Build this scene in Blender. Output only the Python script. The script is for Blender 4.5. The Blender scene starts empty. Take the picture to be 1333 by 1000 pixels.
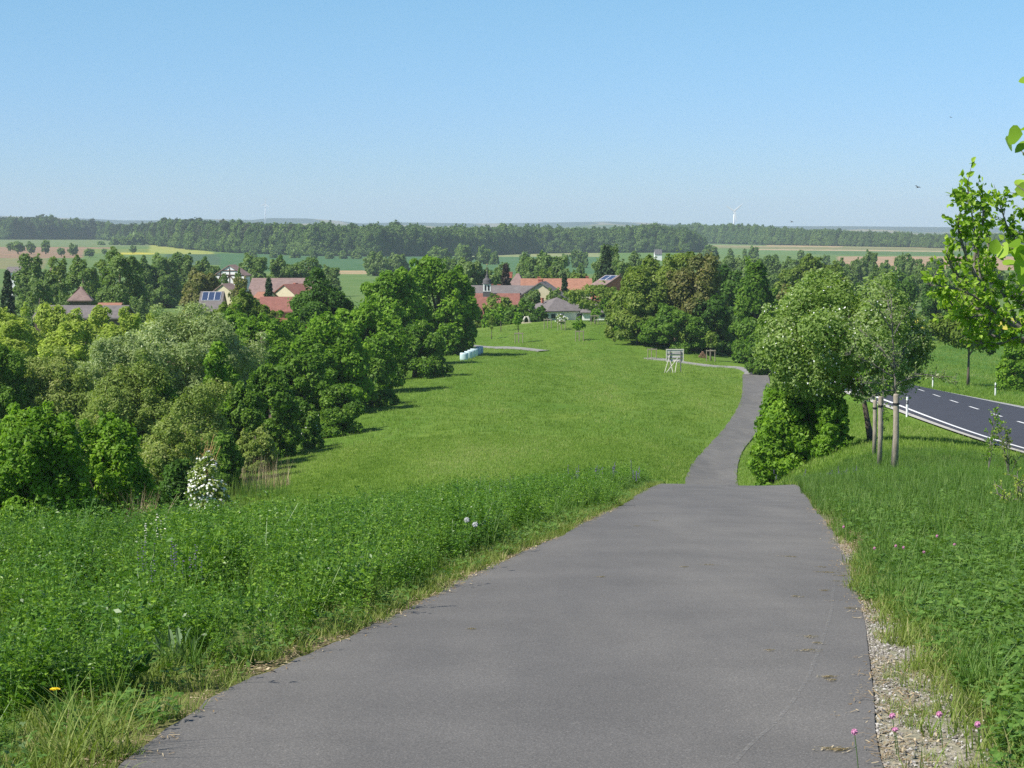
import bpy, math, random
import numpy as np
from mathutils import Vector
R = math.radians
C = bpy.context.scene.collection
scene = bpy.context.scene

# ------------------------------------------------------------------ camera
FPX, CX, CY, W0, H0 = 2600.0, 666.5, 500.0, 1333.0, 1000.0
PITCH = math.atan(208.0 / FPX)
cam = bpy.data.cameras.new("camera")
cam.sensor_width = 36.0
cam.lens = 36.0 * FPX / W0
cam.clip_start, cam.clip_end = 0.1, 60000.0
camo = bpy.data.objects.new("camera", cam)
C.objects.link(camo)
camo.location = (0, 0, 0)
camo.rotation_euler = (R(90) - PITCH, 0, 0)
scene.camera = camo

# ------------------------------------------------------------------ sky, sun, exposure
SUN_EL, SUN_BACK = R(50), R(29)
sun_dir = Vector((-math.cos(SUN_BACK) * math.cos(SUN_EL), -math.sin(SUN_BACK) * math.cos(SUN_EL), math.sin(SUN_EL)))
world = bpy.data.worlds.new("World")
scene.world = world
world.use_nodes = True
wn = world.node_tree
bg = wn.nodes["Background"]
sky = wn.nodes.new("ShaderNodeTexSky")
sky.sky_type = 'NISHITA'
sky.sun_disc = False
sky.sun_elevation = SUN_EL
sky.sun_rotation = math.atan2(sun_dir.x, sun_dir.y) % (2 * math.pi)
sky.altitude = 300
sky.air_density, sky.dust_density, sky.ozone_density = 0.8, 0.2, 8.0
tc_ = wn.nodes.new("ShaderNodeTexCoord"); sx_ = wn.nodes.new("ShaderNodeSeparateXYZ"); wn.links.new(tc_.outputs['Generated'], sx_.inputs[0])
rp_ = wn.nodes.new("ShaderNodeValToRGB"); cr_ = rp_.color_ramp        # cleaner, bluer air than the model's
for _ in range(3): cr_.elements.new(.5)
for e_, (p_, c_) in zip(cr_.elements, [(0, (.82, .93, 1.12)), (.05, (.95, 1.05, 1.15)), (.1, (1.1, 1.23, 1.16)), (.17, (1.2, 1.45, 1.24)), (.5, (1, 1.05, 1.05))]): e_.position = p_; e_.color = (*c_, 1)
wn.links.new(sx_.outputs[2], rp_.inputs[0])
mx_ = wn.nodes.new("ShaderNodeMix"); mx_.data_type = 'RGBA'; mx_.blend_type = 'MULTIPLY'; mx_.inputs[0].default_value = 1
wn.links.new(sky.outputs[0], mx_.inputs[6]); wn.links.new(rp_.outputs[0], mx_.inputs[7])
wn.links.new(mx_.outputs[2], bg.inputs[0])
bg.inputs[1].default_value = 0.088
sl = bpy.data.lights.new("sun", 'SUN')
sl.energy, sl.angle, sl.color = 4.9, R(0.53), (1.0, 0.955, 0.87)
so = bpy.data.objects.new("sun", sl)
C.objects.link(so)
so.rotation_euler = (-sun_dir).to_track_quat('-Z', 'Y').to_euler()
so.location = (-50, -20, 60)
scene.view_settings.view_transform = 'Standard'
scene.view_settings.look = 'None'
scene.view_settings.exposure = 0.42
scene.view_settings.gamma = 1.0
cy = scene.cycles
cy.max_bounces, cy.diffuse_bounces, cy.glossy_bounces, cy.transmission_bounces, cy.volume_bounces, cy.transparent_max_bounces = 5, 3, 2, 4, 1, 4
cy.use_denoising = False
cy.sample_clamp_indirect = 4.0
cy.caustics_reflective = cy.caustics_refractive = False

# ------------------------------------------------------------------ helpers
def ratio(py):                       # drop / distance of an image row
    return math.tan(PITCH + math.atan((py - CY) / FPX))
def at(px, py, Y):                   # world point seen at a pixel, Y metres ahead
    d = Vector(((px - CX) / FPX, math.cos(PITCH) - (py - CY) / FPX * math.sin(PITCH), -math.sin(PITCH) - (py - CY) / FPX * math.cos(PITCH)))
    return d * (Y / d.y)
def pix(x, y, z):                    # numpy: world -> pixel
    cp, sp = math.cos(PITCH), math.sin(PITCH)
    dep = y * cp - z * sp
    up = y * sp + z * cp
    return CX + FPX * x / dep, CY - FPX * up / dep

# ------------------------------------------------------------------ terrain height field
# path edges: (Y, left x, right x, drop)
PE = [(-14, -2.6, 0.6, 1.35), (-6, -2.1, 0.9, 1.5), (0, -1.75, 1.05, 1.62), (4, -1.5, 1.2, 1.79), (7, -1.377, 1.33, 1.95), (9, -1.23, 1.65, 2.1), (11.4, -0.84, 2.04, 2.33),
      (15, -0.33, 2.59, 2.70), (20, 0.50, 3.27, 3.15), (26.5, 1.42, 4.03, 3.79), (33, 2.14, 4.87, 4.5), (40, 2.95, 5.75, 5.26), (46, 3.6, 6.4, 6.06),
      (60, 5.0, 7.8, 8.2), (80, 6.9, 9.7, 11.1), (102, 8.9, 11.6, 13.25), (132, 12.83, 15.4, 14.95), (155, 16.6, 19.3, 15.85), (190, 21.8, 24.8, 16.9),
      (215, 24.9, 27.9, 17.55), (235, 27.2, 30.3, 17.75)]
CT = []                               # control: x, y, drop
for Y, a, b, d in PE:
    CT += [(a - .3, Y, d), (b + .3, Y, d)]
def cpx(px, py, Y): CT.append(((px - CX) / FPX * Y, Y, ratio(py) * Y))
def cpd(px, Y, d): CT.append(((px - CX) / FPX * Y, Y, d))
for q in [(0, 738, 27), (150, 726, 27), (300, 711, 28), (400, 697, 30), (470, 686, 31), (560, 668, 33), (0, 736, 34), (300, 712, 35), (560, 668, 38), (700, 651, 38), (-200, 738, 27), (0, 728, 45), (300, 709, 46), (500, 690, 46),
          (500, 640, 88), (620, 618, 95), (600, 560, 135), (750, 560, 140), (700, 500, 200), (850, 502, 205), (620, 468, 250), (730, 470, 252), (815, 482, 240),
          (878, 486, 232), (400, 604, 120), (290, 662, 96), (860, 600, 110), (850, 560, 145),
          (962, 479, 246), (900, 474, 256), (843, 469, 262), (710, 458, 272), (640, 453.5, 282), (590, 452, 280),
          (730, 419, 330), (660, 427, 325), (800, 420, 325), (870, 440, 290), (930, 458, 285), (1000, 476, 270), (760, 440, 290), (670, 445, 290)]:
    cpx(*q)
for q in [(0, 20, 3.35), (200, 20, 3.3), (100, 12, 2.5), (-300, 12, 2.8), (-300, 36, 6.2), (0, 60, 9.9), (250, 60, 9.7), (400, 60, 9.35), (560, 60, 8.95), (0, 100, 13.4), (150, 120, 14.6),
          (0, 170, 16.8), (200, 170, 16.6), (350, 170, 16.4), (450, 210, 17.0), (0, 250, 19), (200, 250, 19), (350, 260, 18.8), (500, 270, 18.2), (100, 340, 20.5), (350, 380, 20.0), (560, 380, 18.8),
          (660, 380, 18.2), (760, 370, 17.6), (850, 400, 18.4), (1000, 400, 19.8), (1060, 380, 19.5),
          (1333, 7, 1.95), (1333, 12, 2.36), (1333, 20, 3.1), (1333, 34, 4.5), (1170, 56, 6.82), (1148, 60, 7.1), (1250, 56, 6.75), (1137, 73, 8.0), (1050, 73, 9.0), (1060, 100, 11.6), (1050, 150, 14.8), (1060, 200, 16.6),
          (1333, 165, 13.7), (1333, 200, 15.9), (1333, 300, 18.6), (1333, 400, 20.6),
          (1200, 250, 17.3), (1200, 400, 20.3),
          (0, 600, 22), (666, 600, 20.6), (1333, 600, 22), (0, 1000, 24.5), (666, 1000, 25), (1333, 1000, 24.5), (0, 1500, 24.0), (280, 1500, 25.4), (666, 1500, 26.8), (1000, 1500, 27), (1333, 1500, 26.5),
          (0, 2000, 22.2), (280, 2000, 23.8), (666, 2000, 28.5), (1000, 2000, 27), (1333, 2000, 26.8), (0, 2600, 20), (280, 2600, 22), (666, 2600, 28), (1000, 2600, 26.2), (1333, 2600, 27.0),
          (0, 4000, 30), (666, 4000, 34), (1333, 4000, 34), (0, 7000, 40), (666, 7000, 40), (1333, 7000, 40)]:
    cpd(*q)
def road_x(Y): return 18.15 + .0795 * (Y - 70)        # near edge line of the main road
ROADW = 7.1
def road_xb(Y): return road_x(Y) + np.maximum(np.asarray(Y, float) - 160, 0) ** 2 * .0008   # it swings away from the cycle path
RD = [(-12, 3.0), (0, 3.6), (15, 4.3), (30, 5.25), (50, 6.6), (71, 7.98), (81, 8.59), (97, 9.5), (110, 10.2), (131, 11.44), (149, 12.5), (173, 13.9), (200, 15.2)]
for Y in range(-12, 201, 8):
    d = float(np.interp(Y, [r[0] for r in RD], [r[1] for r in RD]))
    CT += [(float(road_xb(Y)) - .8, Y, d + .08), (float(road_xb(Y)) + ROADW + 1.0, Y, d + .08)]
CT = np.array(CT, float)
def uv_(x, y):
    y = np.clip(y, -15, 12000)
    return np.clip(x / (y + 40), -.42, .46) * 6.0, np.log(y + 40.0)
def tps(r2): return np.where(r2 > 1e-12, .5 * r2 * np.log(np.maximum(r2, 1e-12)), 0)
cu, cv = uv_(CT[:, 0], CT[:, 1])
n_ = NCT = len(CT)
A_ = np.zeros((n_ + 3, n_ + 3))
A_[:n_, :n_] = tps((cu[:, None] - cu) ** 2 + (cv[:, None] - cv) ** 2) + np.eye(n_) * 2e-4
A_[:n_, n_:] = np.stack([np.ones(n_), cu, cv], 1)
A_[n_:, :n_] = A_[:n_, n_:].T
TPSW = np.linalg.solve(A_, np.concatenate([-CT[:, 2], [0, 0, 0]]))
HX = np.array([-300, 0, 60, 120, 160, 200, 260, 330, 352, 400, 440, 470, 520, 620, 700, 790, 850, 900, 1000, 1100, 1200, 1333, 1700], float)
HT = np.array([282, 281, 283, 285, 287, 287, 285, 286.5, 284, 284.5, 287.5, 291, 289.5, 291, 290, 288.5, 290.5, 293, 294.5, 294.5, 295.5, 296.5, 297], float)
def H(x, y):
    x = np.asarray(x, float); y = np.asarray(y, float)
    sh = np.broadcast(x, y).shape
    x = np.broadcast_to(x, sh).ravel(); y = np.broadcast_to(y, sh).ravel()
    u, v = uv_(x, y)
    out = np.empty(len(x))
    for i in range(0, len(x), 20000):
        s = slice(i, i + 20000)
        out[s] = tps((u[s, None] - cu) ** 2 + (v[s, None] - cv) ** 2) @ TPSW[:NCT] + TPSW[NCT] + TPSW[NCT + 1] * u[s] + TPSW[NCT + 2] * v[s]
    px = CX + FPX * x / np.maximum(y, 1)
    top = -(np.interp(px, HX, HT) - 292) / FPX * 9000
    g = np.exp(-((y - 9000) / 700) ** 2)
    g2 = np.exp(-((y - 6200) / 500) ** 2)
    out = out * (1 - g) + g * top
    z2 = -6200 * (np.interp(px, HX, HT) + 5.5 + 1.5 * np.sin(px / 47.0) + np.sin(px / 19.0 + 1) - 292) / FPX
    out = out * (1 - g2) + g2 * z2
    return out.reshape(sh)
def h1(x, y): return float(H(x, y))

def new_mesh(name, V, F, mat=None, attrs=None, smooth=False, uv=None):
    """V (n,3); F (m,k) with k = 3 or 4, or a list of such arrays"""
    me = bpy.data.meshes.new(name)
    Fs = F if isinstance(F, list) else [F]
    Fs = [np.asarray(f, np.int32) for f in Fs if len(f)]
    V = np.asarray(V, np.float32)
    me.vertices.add(len(V)); me.vertices.foreach_set("co", V.ravel())
    idx = np.concatenate([f.ravel() for f in Fs])
    cnt = np.concatenate([np.full(len(f), f.shape[1], np.int32) for f in Fs])
    me.loops.add(len(idx)); me.loops.foreach_set("vertex_index", idx)
    me.polygons.add(len(cnt))
    me.polygons.foreach_set("loop_start", np.concatenate([[0], np.cumsum(cnt)[:-1]]).astype(np.int32))
    me.polygons.foreach_set("loop_total", cnt)
    me.polygons.foreach_set("use_smooth", np.full(len(cnt), bool(smooth)))
    for k, (typ, dat) in (attrs or {}).items():
        a = me.attributes.new(k, typ, 'POINT')
        dat = np.asarray(dat, np.float32)
        a.data.foreach_set('color' if typ == 'FLOAT_COLOR' else ('vector' if typ == 'FLOAT_VECTOR' else 'value'), dat.ravel())
    me.update(calc_edges=True)
    if mat is not None:
        for m in (mat if isinstance(mat, (list, tuple)) else [mat]): me.materials.append(m)
    return me
def obj(name, me, parent=None, loc=(0, 0, 0), rotz=0):
    o = bpy.data.objects.new(name, me); C.objects.link(o)
    o.location = loc; o.rotation_euler = (0, 0, rotz)
    if parent: o.parent = parent
    return o
def tag(o, label=None, cat=None, group=None, kind=None):
    for k, v in (('label', label), ('category', cat), ('group', group), ('kind', kind)):
        if v: o[k] = v
    return o
def empty(name, loc, rotz=0, **k):
    o = obj(name, None, None, loc, rotz)
    o.empty_display_size = .3
    return tag(o, **k)

# ------------------------------------------------------------------ materials
def nodes(name):
    m = bpy.data.materials.new(name); m.use_nodes = True
    nt = m.node_tree
    return m, nt, nt.nodes["Principled BSDF"], nt.nodes["Material Output"]
def mix_rgb(nt, fac, a, b, mode='MIX'):
    n = nt.nodes.new("ShaderNodeMix"); n.data_type = 'RGBA'; n.blend_type = mode
    for s, v in ((n.inputs[0], fac), (n.inputs[6], a), (n.inputs[7], b)):
        if hasattr(v, 'links'): nt.links.new(v, s)
        elif isinstance(v, (int, float)): s.default_value = v
        else: s.default_value = (*v, 1)
    return n.outputs[2]
def noise(nt, scale, detail=4, rough=.55, vec=None, dist=0.0):
    n = nt.nodes.new("ShaderNodeTexNoise")
    n.inputs['Scale'].default_value = scale; n.inputs['Detail'].default_value = detail
    n.inputs['Roughness'].default_value = rough; n.inputs['Distortion'].default_value = dist
    if vec is not None: nt.links.new(vec, n.inputs['Vector'])
    return n.outputs[0]
def ramp(nt, fac, stops):
    n = nt.nodes.new("ShaderNodeValToRGB"); cr = n.color_ramp
    while len(cr.elements) < len(stops): cr.elements.new(.5)
    for e, (p, c) in zip(cr.elements, stops):
        e.position = p; e.color = (*c, 1) if len(c) == 3 else c
    nt.links.new(fac, n.inputs[0])
    return n.outputs[0]
def wpos(nt, sx=1, sy=1, sz=1):
    g = nt.nodes.new("ShaderNodeNewGeometry")
    m = nt.nodes.new("ShaderNodeVectorMath"); m.operation = 'MULTIPLY'
    nt.links.new(g.outputs['Position'], m.inputs[0]); m.inputs[1].default_value = (sx, sy, sz)
    return m.outputs[0]
def opos(nt, sx=1, sy=1, sz=1):
    g = nt.nodes.new("ShaderNodeTexCoord")
    m = nt.nodes.new("ShaderNodeVectorMath"); m.operation = 'MULTIPLY'
    nt.links.new(g.outputs['Object'], m.inputs[0]); m.inputs[1].default_value = (sx, sy, sz)
    return m.outputs[0]
def attr(nt, name):
    a = nt.nodes.new("ShaderNodeAttribute"); a.attribute_name = name
    return a
def bump(nt, bs, h, strength=.3, dist=.02):
    b = nt.nodes.new("ShaderNodeBump"); b.inputs['Strength'].default_value = strength; b.inputs['Distance'].default_value = dist
    nt.links.new(h, b.inputs['Height']); nt.links.new(b.outputs[0], bs.inputs['Normal'])
def plain(name, col, rough=.8, var=.25, scale=3.0, spec=.3, metal=0):
    m, nt, bs, _ = nodes(name)
    f = noise(nt, scale, 5, .6, opos(nt))
    c = ramp(nt, f, [(.25, tuple(v * (1 - var) for v in col)), (.75, tuple(min(1, v * (1 + var)) for v in col))])
    nt.links.new(c, bs.inputs['Base Color']); bs.inputs['Roughness'].default_value = rough
    bs.inputs['Specular IOR Level'].default_value = spec; bs.inputs['Metallic'].default_value = metal
    return m
def foliage(name, stops, trans=.3, rough=.55, spec=.25, patch=0.0, pscale=.25, rnd=0.0, streak=False):
    """leaf material: colour from the per leaf attribute 'c'"""
    m, nt, bs, out = nodes(name)
    f = attr(nt, 'c').outputs['Fac']
    if patch:
        v_ = wpos(nt)
        if streak:
            mp = nt.nodes.new("ShaderNodeMapping"); mp.inputs['Rotation'].default_value = (0, 0, R(28)); mp.inputs['Scale'].default_value = (1.0, .12, 1.0); nt.links.new(v_, mp.inputs[0]); v_ = mp.outputs[0]
        nz = noise(nt, pscale, 3, .55, v_)
        mm = nt.nodes.new("ShaderNodeMath"); mm.operation = 'MULTIPLY_ADD'
        nt.links.new(nz, mm.inputs[0]); mm.inputs[1].default_value = patch; 
        m2 = nt.nodes.new("ShaderNodeMath"); m2.operation = 'SUBTRACT'; nt.links.new(f, m2.inputs[0]); m2.inputs[1].default_value = patch * .5
        nt.links.new(m2.outputs[0], mm.inputs[2]); f = mm.outputs[0]
    if rnd:
        oi = nt.nodes.new("ShaderNodeObjectInfo"); mm = nt.nodes.new("ShaderNodeMix"); mm.inputs[0].default_value = rnd
        nt.links.new(f, mm.inputs[2]); nt.links.new(oi.outputs['Random'], mm.inputs[3]); f = mm.outputs[0]
    col = ramp(nt, f, stops)
    nt.links.new(col, bs.inputs['Base Color'])
    bs.inputs['Roughness'].default_value = rough; bs.inputs['Specular IOR Level'].default_value = spec
    if trans:
        tr = nt.nodes.new("ShaderNodeBsdfTranslucent")
        tc = mix_rgb(nt, 1.0, col, (1.25, 1.35, .55), 'MULTIPLY')
        nt.links.new(tc, tr.inputs[0])
        mx = nt.nodes.new("ShaderNodeMixShader"); mx.inputs[0].default_value = trans
        nt.links.new(bs.outputs[0], mx.inputs[1]); nt.links.new(tr.outputs[0], mx.inputs[2])
        nt.links.new(mx.outputs[0], out.inputs[0])
    return m

# ------------------------------------------------------------------ terrain sheet
def tan_grid(y0, y1, rows, ua, ub, cols, x_of=lambda u, y: u * (y + 40)):
    v = np.linspace(math.log(y0 + 40), math.log(y1 + 40), rows)
    ys = np.exp(v) - 40
    us = np.linspace(ua, ub, cols)
    X = us[None, :] * (ys[:, None] + 40); Y = np.repeat(ys[:, None], cols, 1)
    return X, Y
def grid_faces(r, c):
    i = np.arange((r - 1) * (c - 1)); a = (i // (c - 1)) * c + i % (c - 1)
    return np.stack([a, a + 1, a + c + 1, a + c], 1)
rng = np.random.default_rng(7)
NR, NC = 900, 420
GX, GY = tan_grid(-14, 11500, NR, -.42, .46, NC)
GZ = H(GX, GY)
px, py = pix(GX, np.maximum(GY, 1), GZ)
col = np.zeros((NR, NC, 3))
near = np.array([.12, .205, .032]); plainc = np.array([.12, .19, .06])
t = np.clip((GY - 300) / 200, 0, 1)[..., None]
col[:] = near * (1 - t) + plainc * t
def field(x0, x1, y0, y1, c, sl=0.0, ymin=600, ymax=3500):
    yy = py - sl * (px - (x0 + x1) / 2)
    k = (px > x0) & (px < x1) & (yy > y0) & (yy < y1) & (GY > ymin) & (GY < ymax)
    col[k] = c
tan_, brn, grn, whe, yel, pal = (.36, .28, .17), (.27, .18, .125), (.13, .2, .065), (.065, .14, .062), (.45, .42, .06), (.26, .3, .12)
field(-200, 300, 300, 321, (.15, .2, .09)); field(-200, 110, 321.5, 336, brn, .0); field(-200, 60, 336, 350, (.2, .2, .1)); field(110, 150, 322, 329, brn)
field(110, 215, 324, 330, (.17, .22, .06)); field(150, 205, 329, 331.4, yel); field(195, 275, 320, 331, (.3, .33, .09), .03)
field(215, 290, 331, 345, (.07, .12, .07)); field(285, 600, 330, 353.5, whe); field(430, 480, 352.5, 357, tan_)
field(590, 780, 327, 334.5, (.24, .27, .13), .005); field(560, 790, 334.5, 357, (.075, .155, .07)); field(780, 915, 326, 345, (.11, .19, .05))
field(905, 1330, 314, 320.3, (.15, .21, .09), .008); field(925, 1090, 320.3, 322.3, tan_, .008); field(1000, 1500, 319, 323.5, tan_, .01); field(1100, 1180, 321, 322, (.2, .22, .1), .01)
field(925, 1333, 322.5, 325.3, (.2, .2, .1), .01); field(980, 1230, 325.3, 328, (.38, .3, .2), .01)
field(925, 1333, 327, 333, (.12, .2, .07), .01); field(1090, 1500, 334, 352, (.36, .25, .17)); field(1050, 1500, 328.5, 333.2, (.09, .16, .06), .008)
field(1180, 1500, 414, 431, yel, 0, 330, 480)
k = (GY > 4500) & (GY < 8000)
pat = (np.sin(px / 23.0 + np.floor(GY / 160) * 2.1) > .1)[k, None]
col[k] = np.where(pat, np.array([.22, .2, .14]), np.array([.08, .12, .06]))
k = GY >= 8000
pat = (np.sin(px / 31.0) + np.sin(px / 11.0 + GY / 200) > .9)[k, None]
col[k] = np.where(pat & (px[k, None] < 900), np.array([.2, .18, .13]), np.array([.02, .045, .035]))
k = (GY > 2900) & (GY <= 4500); col[k] = (.1, .15, .06)
# dry, sparse ground close to the path
def edge_x(Y, side): return np.interp(Y, [p[0] for p in PE], [p[1 + side] for p in PE])
# smoother edges
def cat(xs, ys, q):
    xs, ys, q = map(lambda a: np.asarray(a, float), (xs, ys, q))
    m = np.gradient(ys, xs)
    i = np.clip(np.searchsorted(xs, q) - 1, 0, len(xs) - 2)
    h = xs[i + 1] - xs[i]; s = (q - xs[i]) / h
    return (2*s**3-3*s**2+1)*ys[i] + (s**3-2*s**2+s)*h*m[i] + (-2*s**3+3*s**2)*ys[i+1] + (s**3-s**2)*h*m[i+1]
def edge_x(Y, side): return cat([p[0] for p in PE], [p[1 + side] for p in PE], np.clip(Y, -14, 235))
dl = edge_x(GY, 0) - GX; dr = GX - edge_x(GY, 1)
soil = np.array([.2, .165, .09])
k = (GY < 60) & (dl > -1) & (dl < 5); f = np.clip(1.2 - dl / .9, 0, 1)[..., None]
col = np.where(k[..., None], col * (1 - f * .8) + soil * f * .8, col)
k = (GY < 40) & (dr > -1) & (dr < 6) & (GX < road_x(GY) - 1); f = np.clip(1.3 - dr / 2.5, 0, .8)[..., None]; col = np.where(k[..., None], col * (1 - f) + np.array([.16, .15, .075]) * f, col)
k = (GY < 44); gw = np.interp(GY, [0, 9, 11.5, 13, 20], [.62, .4, .3, .12, .06])
f = np.clip((gw - dr) / .15, 0, 1)[..., None] * (dr > -1)[..., None]
col = np.where(k[..., None], col * (1 - f) + np.array([.33, .3, .25]) * f, col)
# verge between bush and road, field beyond road
k = (GY > 60) & (GY < 420) & (GX > road_xb(GY) + ROADW + 5); col[k] = (.07, .17, .035)
gm, nt, bs, _ = nodes("ground_cover")
ac = attr(nt, 'col').outputs['Color']
wp = wpos(nt)
n1 = noise(nt, 9.0, 6, .7, wp); n2 = noise(nt, .07, 4, .55, wpos(nt, 1, .45, 1), 1.0); n3 = noise(nt, 1.2, 5, .65, wp)
c1 = mix_rgb(nt, .75, ac, ramp(nt, n1, [(.3, (.55, .6, .5)), (.7, (1.4, 1.35, 1.3))]), 'MULTIPLY')
c2 = mix_rgb(nt, .8, c1, ramp(nt, n2, [(.35, (.78, .9, .7)), (.5, (1, 1, 1)), (.68, (1.35, 1.15, 1.1))]), 'MULTIPLY')
c3 = mix_rgb(nt, .6, c2, ramp(nt, n3, [(.3, (.75, .8, .7)), (.7, (1.25, 1.2, 1.2))]), 'MULTIPLY')
nt.links.new(c3, bs.inputs['Base Color']); bs.inputs['Roughness'].default_value = .95; bs.inputs['Specular IOR Level'].default_value = .1
bump(nt, bs, n1, .8, .05)
gme = new_mesh("ground", np.stack([GX, GY, GZ], -1).reshape(-1, 3), grid_faces(NR, NC), gm,
               {'col': ('FLOAT_COLOR', np.concatenate([col, np.ones((NR, NC, 1))], 2))}, smooth=True)
tag(obj("ground", gme), kind='structure')

# ------------------------------------------------------------------ asphalt cycle path
def asphalt(name, base, tint, streak=True, sp=1.0):
    m, nt, bs, _ = nodes(name)
    wp = wpos(nt)
    fine = noise(nt, 110, 4, .85, wp); mid = noise(nt, 1.1, 5, .6, wp); lg = noise(nt, .35, 4, .6, wpos(nt, 2.2, .35, 1))
    vor = nt.nodes.new("ShaderNodeTexVoronoi"); vor.inputs['Scale'].default_value = 42 * sp; nt.links.new(wp, vor.inputs['Vector'])
    c = mix_rgb(nt, 1.0, tint, ramp(nt, fine, [(.3, (.5, .5, .5)), (.52, (1, 1, 1)), (.7, (1.9, 1.87, 1.82))]), 'MULTIPLY')
    c = mix_rgb(nt, 1.0, c, ramp(nt, vor.outputs['Distance'], [(.0, (2.1, 2.05, 2.0)), (.10, (1.45, 1.42, 1.4)), (.16, (1, 1, 1))]), 'MULTIPLY')
    c = mix_rgb(nt, 1.0, c, ramp(nt, mid, [(.3, (.9, .9, .9)), (.7, (1.1, 1.1, 1.1))]), 'MULTIPLY')
    if streak: c = mix_rgb(nt, 1.0, c, ramp(nt, lg, [(.35, (.88, .88, .89)), (.65, (1.13, 1.12, 1.1))]), 'MULTIPLY')
    nt.links.new(c, bs.inputs['Base Color'])
    bs.inputs['Roughness'].default_value = .85; bs.inputs['Specular IOR Level'].default_value = .3
    bump(nt, bs, fine, .35, .006)
    return m
M_path = asphalt("path_asphalt", 0, (.146, .139, .129))
M_road = asphalt("road_asphalt", 0, (.052, .054, .066), False)
def strip(name, left, right, mat, up, parent=None, across=5, skirt=.12):
    """left, right (n,2) world xy; a strip laid on the terrain"""
    s = np.linspace(0, 1, across)
    L, Rr = np.asarray(left), np.asarray(right)
    P = L[:, None, :] * (1 - s[None, :, None]) + Rr[:, None, :] * s[None, :, None]
    up = np.asarray(up) * np.ones(len(L))
    Z = H(P[..., 0], P[..., 1]) + up[:, None]
    V = np.concatenate([P, Z[..., None]], 2)
    r, c = V.shape[:2]
    vv, ff = [V.reshape(-1, 3)], [grid_faces(r, c)]
    if skirt:
        for e in (V[:, 0], V[:, -1]):
            b = e.copy(); b[:, 2] -= skirt
            ff.append(grid_faces(r, 2) + sum(len(q) for q in vv)); vv.append(np.stack([e, b], 1).reshape(-1, 3))
    return new_mesh(name, np.concatenate(vv), ff, mat, smooth=True)
ys = np.concatenate([np.arange(-13, 50, .18), np.arange(50, 236, 1.0)])
def rag(seed, y, amp):
    r_ = np.random.default_rng(seed); o = np.zeros(len(y))
    for f_ in (.7, 1.9, 4.3, 9.1, 17.0): o += np.sin(y * f_ + r_.uniform(0, 6)) / f_ ** .5
    return o * amp
eL = edge_x(ys, 0) + rag(3, ys, .022); eR = edge_x(ys, 1) + rag(5, ys, .002)
upp = np.interp(ys, [0, 15, 45, 100, 235], [.012, .014, .03, .07, .12])
path = obj("cycle_path", strip("cycle_path", np.stack([eL, ys], 1), np.stack([eR, ys], 1), M_path, upp, across=9))
tag(path, kind='structure')
# side track from the bend to the left, and the lane at the far meadow edge
def ribbon(name, pts, w, mat, up=.1):
    P = np.array([tuple(at(a, b, Y))[:2] for a, b, Y in pts])
    q = np.linspace(0, len(P) - 1, 40); i = np.arange(len(P))
    X, Y = cat(i, P[:, 0], q), cat(i, P[:, 1], q)
    T = np.stack([np.gradient(X), np.gradient(Y)], 1); T /= np.linalg.norm(T, axis=1)[:, None]
    N = np.stack([-T[:, 1], T[:, 0]], 1)
    c = np.stack([X, Y], 1); w = np.interp(q, [0, 1, 2.2, len(P)], w)[:, None] if isinstance(w, list) else w
    o = obj(name, strip(name, c + N * w / 2, c - N * w / 2, mat, up)); tag(o, kind='structure'); return o
M_lane = plain("lane_asphalt", (.27, .26, .25), .9, .15, .5)
ribbon("field_track", [(984.4, 487, 234.5), (983, 483, 239), (966, 480, 245), (930, 476, 250), (900, 474, 256), (843, 469.5, 264)], [2.9, 2.7, 1.6, 1.2], M_lane, .12)
ribbon("village_lane", [(708, 458, 272), (675, 455.5, 277), (640, 453.5, 282), (600, 452.5, 286)], 1.8, M_lane, .16)
# ------------------------------------------------------------------ main road
yr = np.arange(-12, 204, 1.5)
ox = road_xb(yr)
RZ = np.interp(yr, [r[0] for r in RD], [r[1] for r in RD])
def road_strip(name, a, b, mat, up, ya=-12, yb=201, parent=None, n=None):
    k = (yr >= ya) & (yr <= yb)
    if n is not None: yy = np.linspace(ya, yb, n)
    else: yy = yr[k]
    xx = np.interp(yy, yr, ox)
    L = np.stack([xx + a, yy], 1); Rr = np.stack([xx + b, yy], 1)
    o = obj(name, strip(name, L, Rr, mat, up, across=3, skirt=0), parent)
    return o
road = obj("main_road", strip("main_road", np.stack([ox - .25, yr], 1), np.stack([ox + ROADW + .25, yr], 1), M_road, .10, across=7, skirt=.3))
tag(road, kind='structure')
M_shoulder = plain("road_shoulder", (.42, .4, .36), .95, .2, 2.0)
for a, b in ((-.5, -.252), (ROADW + .252, ROADW + .6)):
    o = road_strip("shoulder", a, b, M_shoulder, .085, parent=road)
M_white = plain("road_paint", (.78, .78, .76), .6, .08, 5)
for a in (.0, ROADW - .14): road_strip("edge_line", a, a + .14, M_white, .112, parent=road)
for i in range(-2, 16):
    y0 = 91.2 - 2.0 + i * 7.45
    if y0 < 60 or y0 > 190: continue
    road_strip("lane_dash", ROADW / 2 - .07, ROADW / 2 + .07, M_white, .112, y0, y0 + 3.1, parent=road, n=4)
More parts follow.
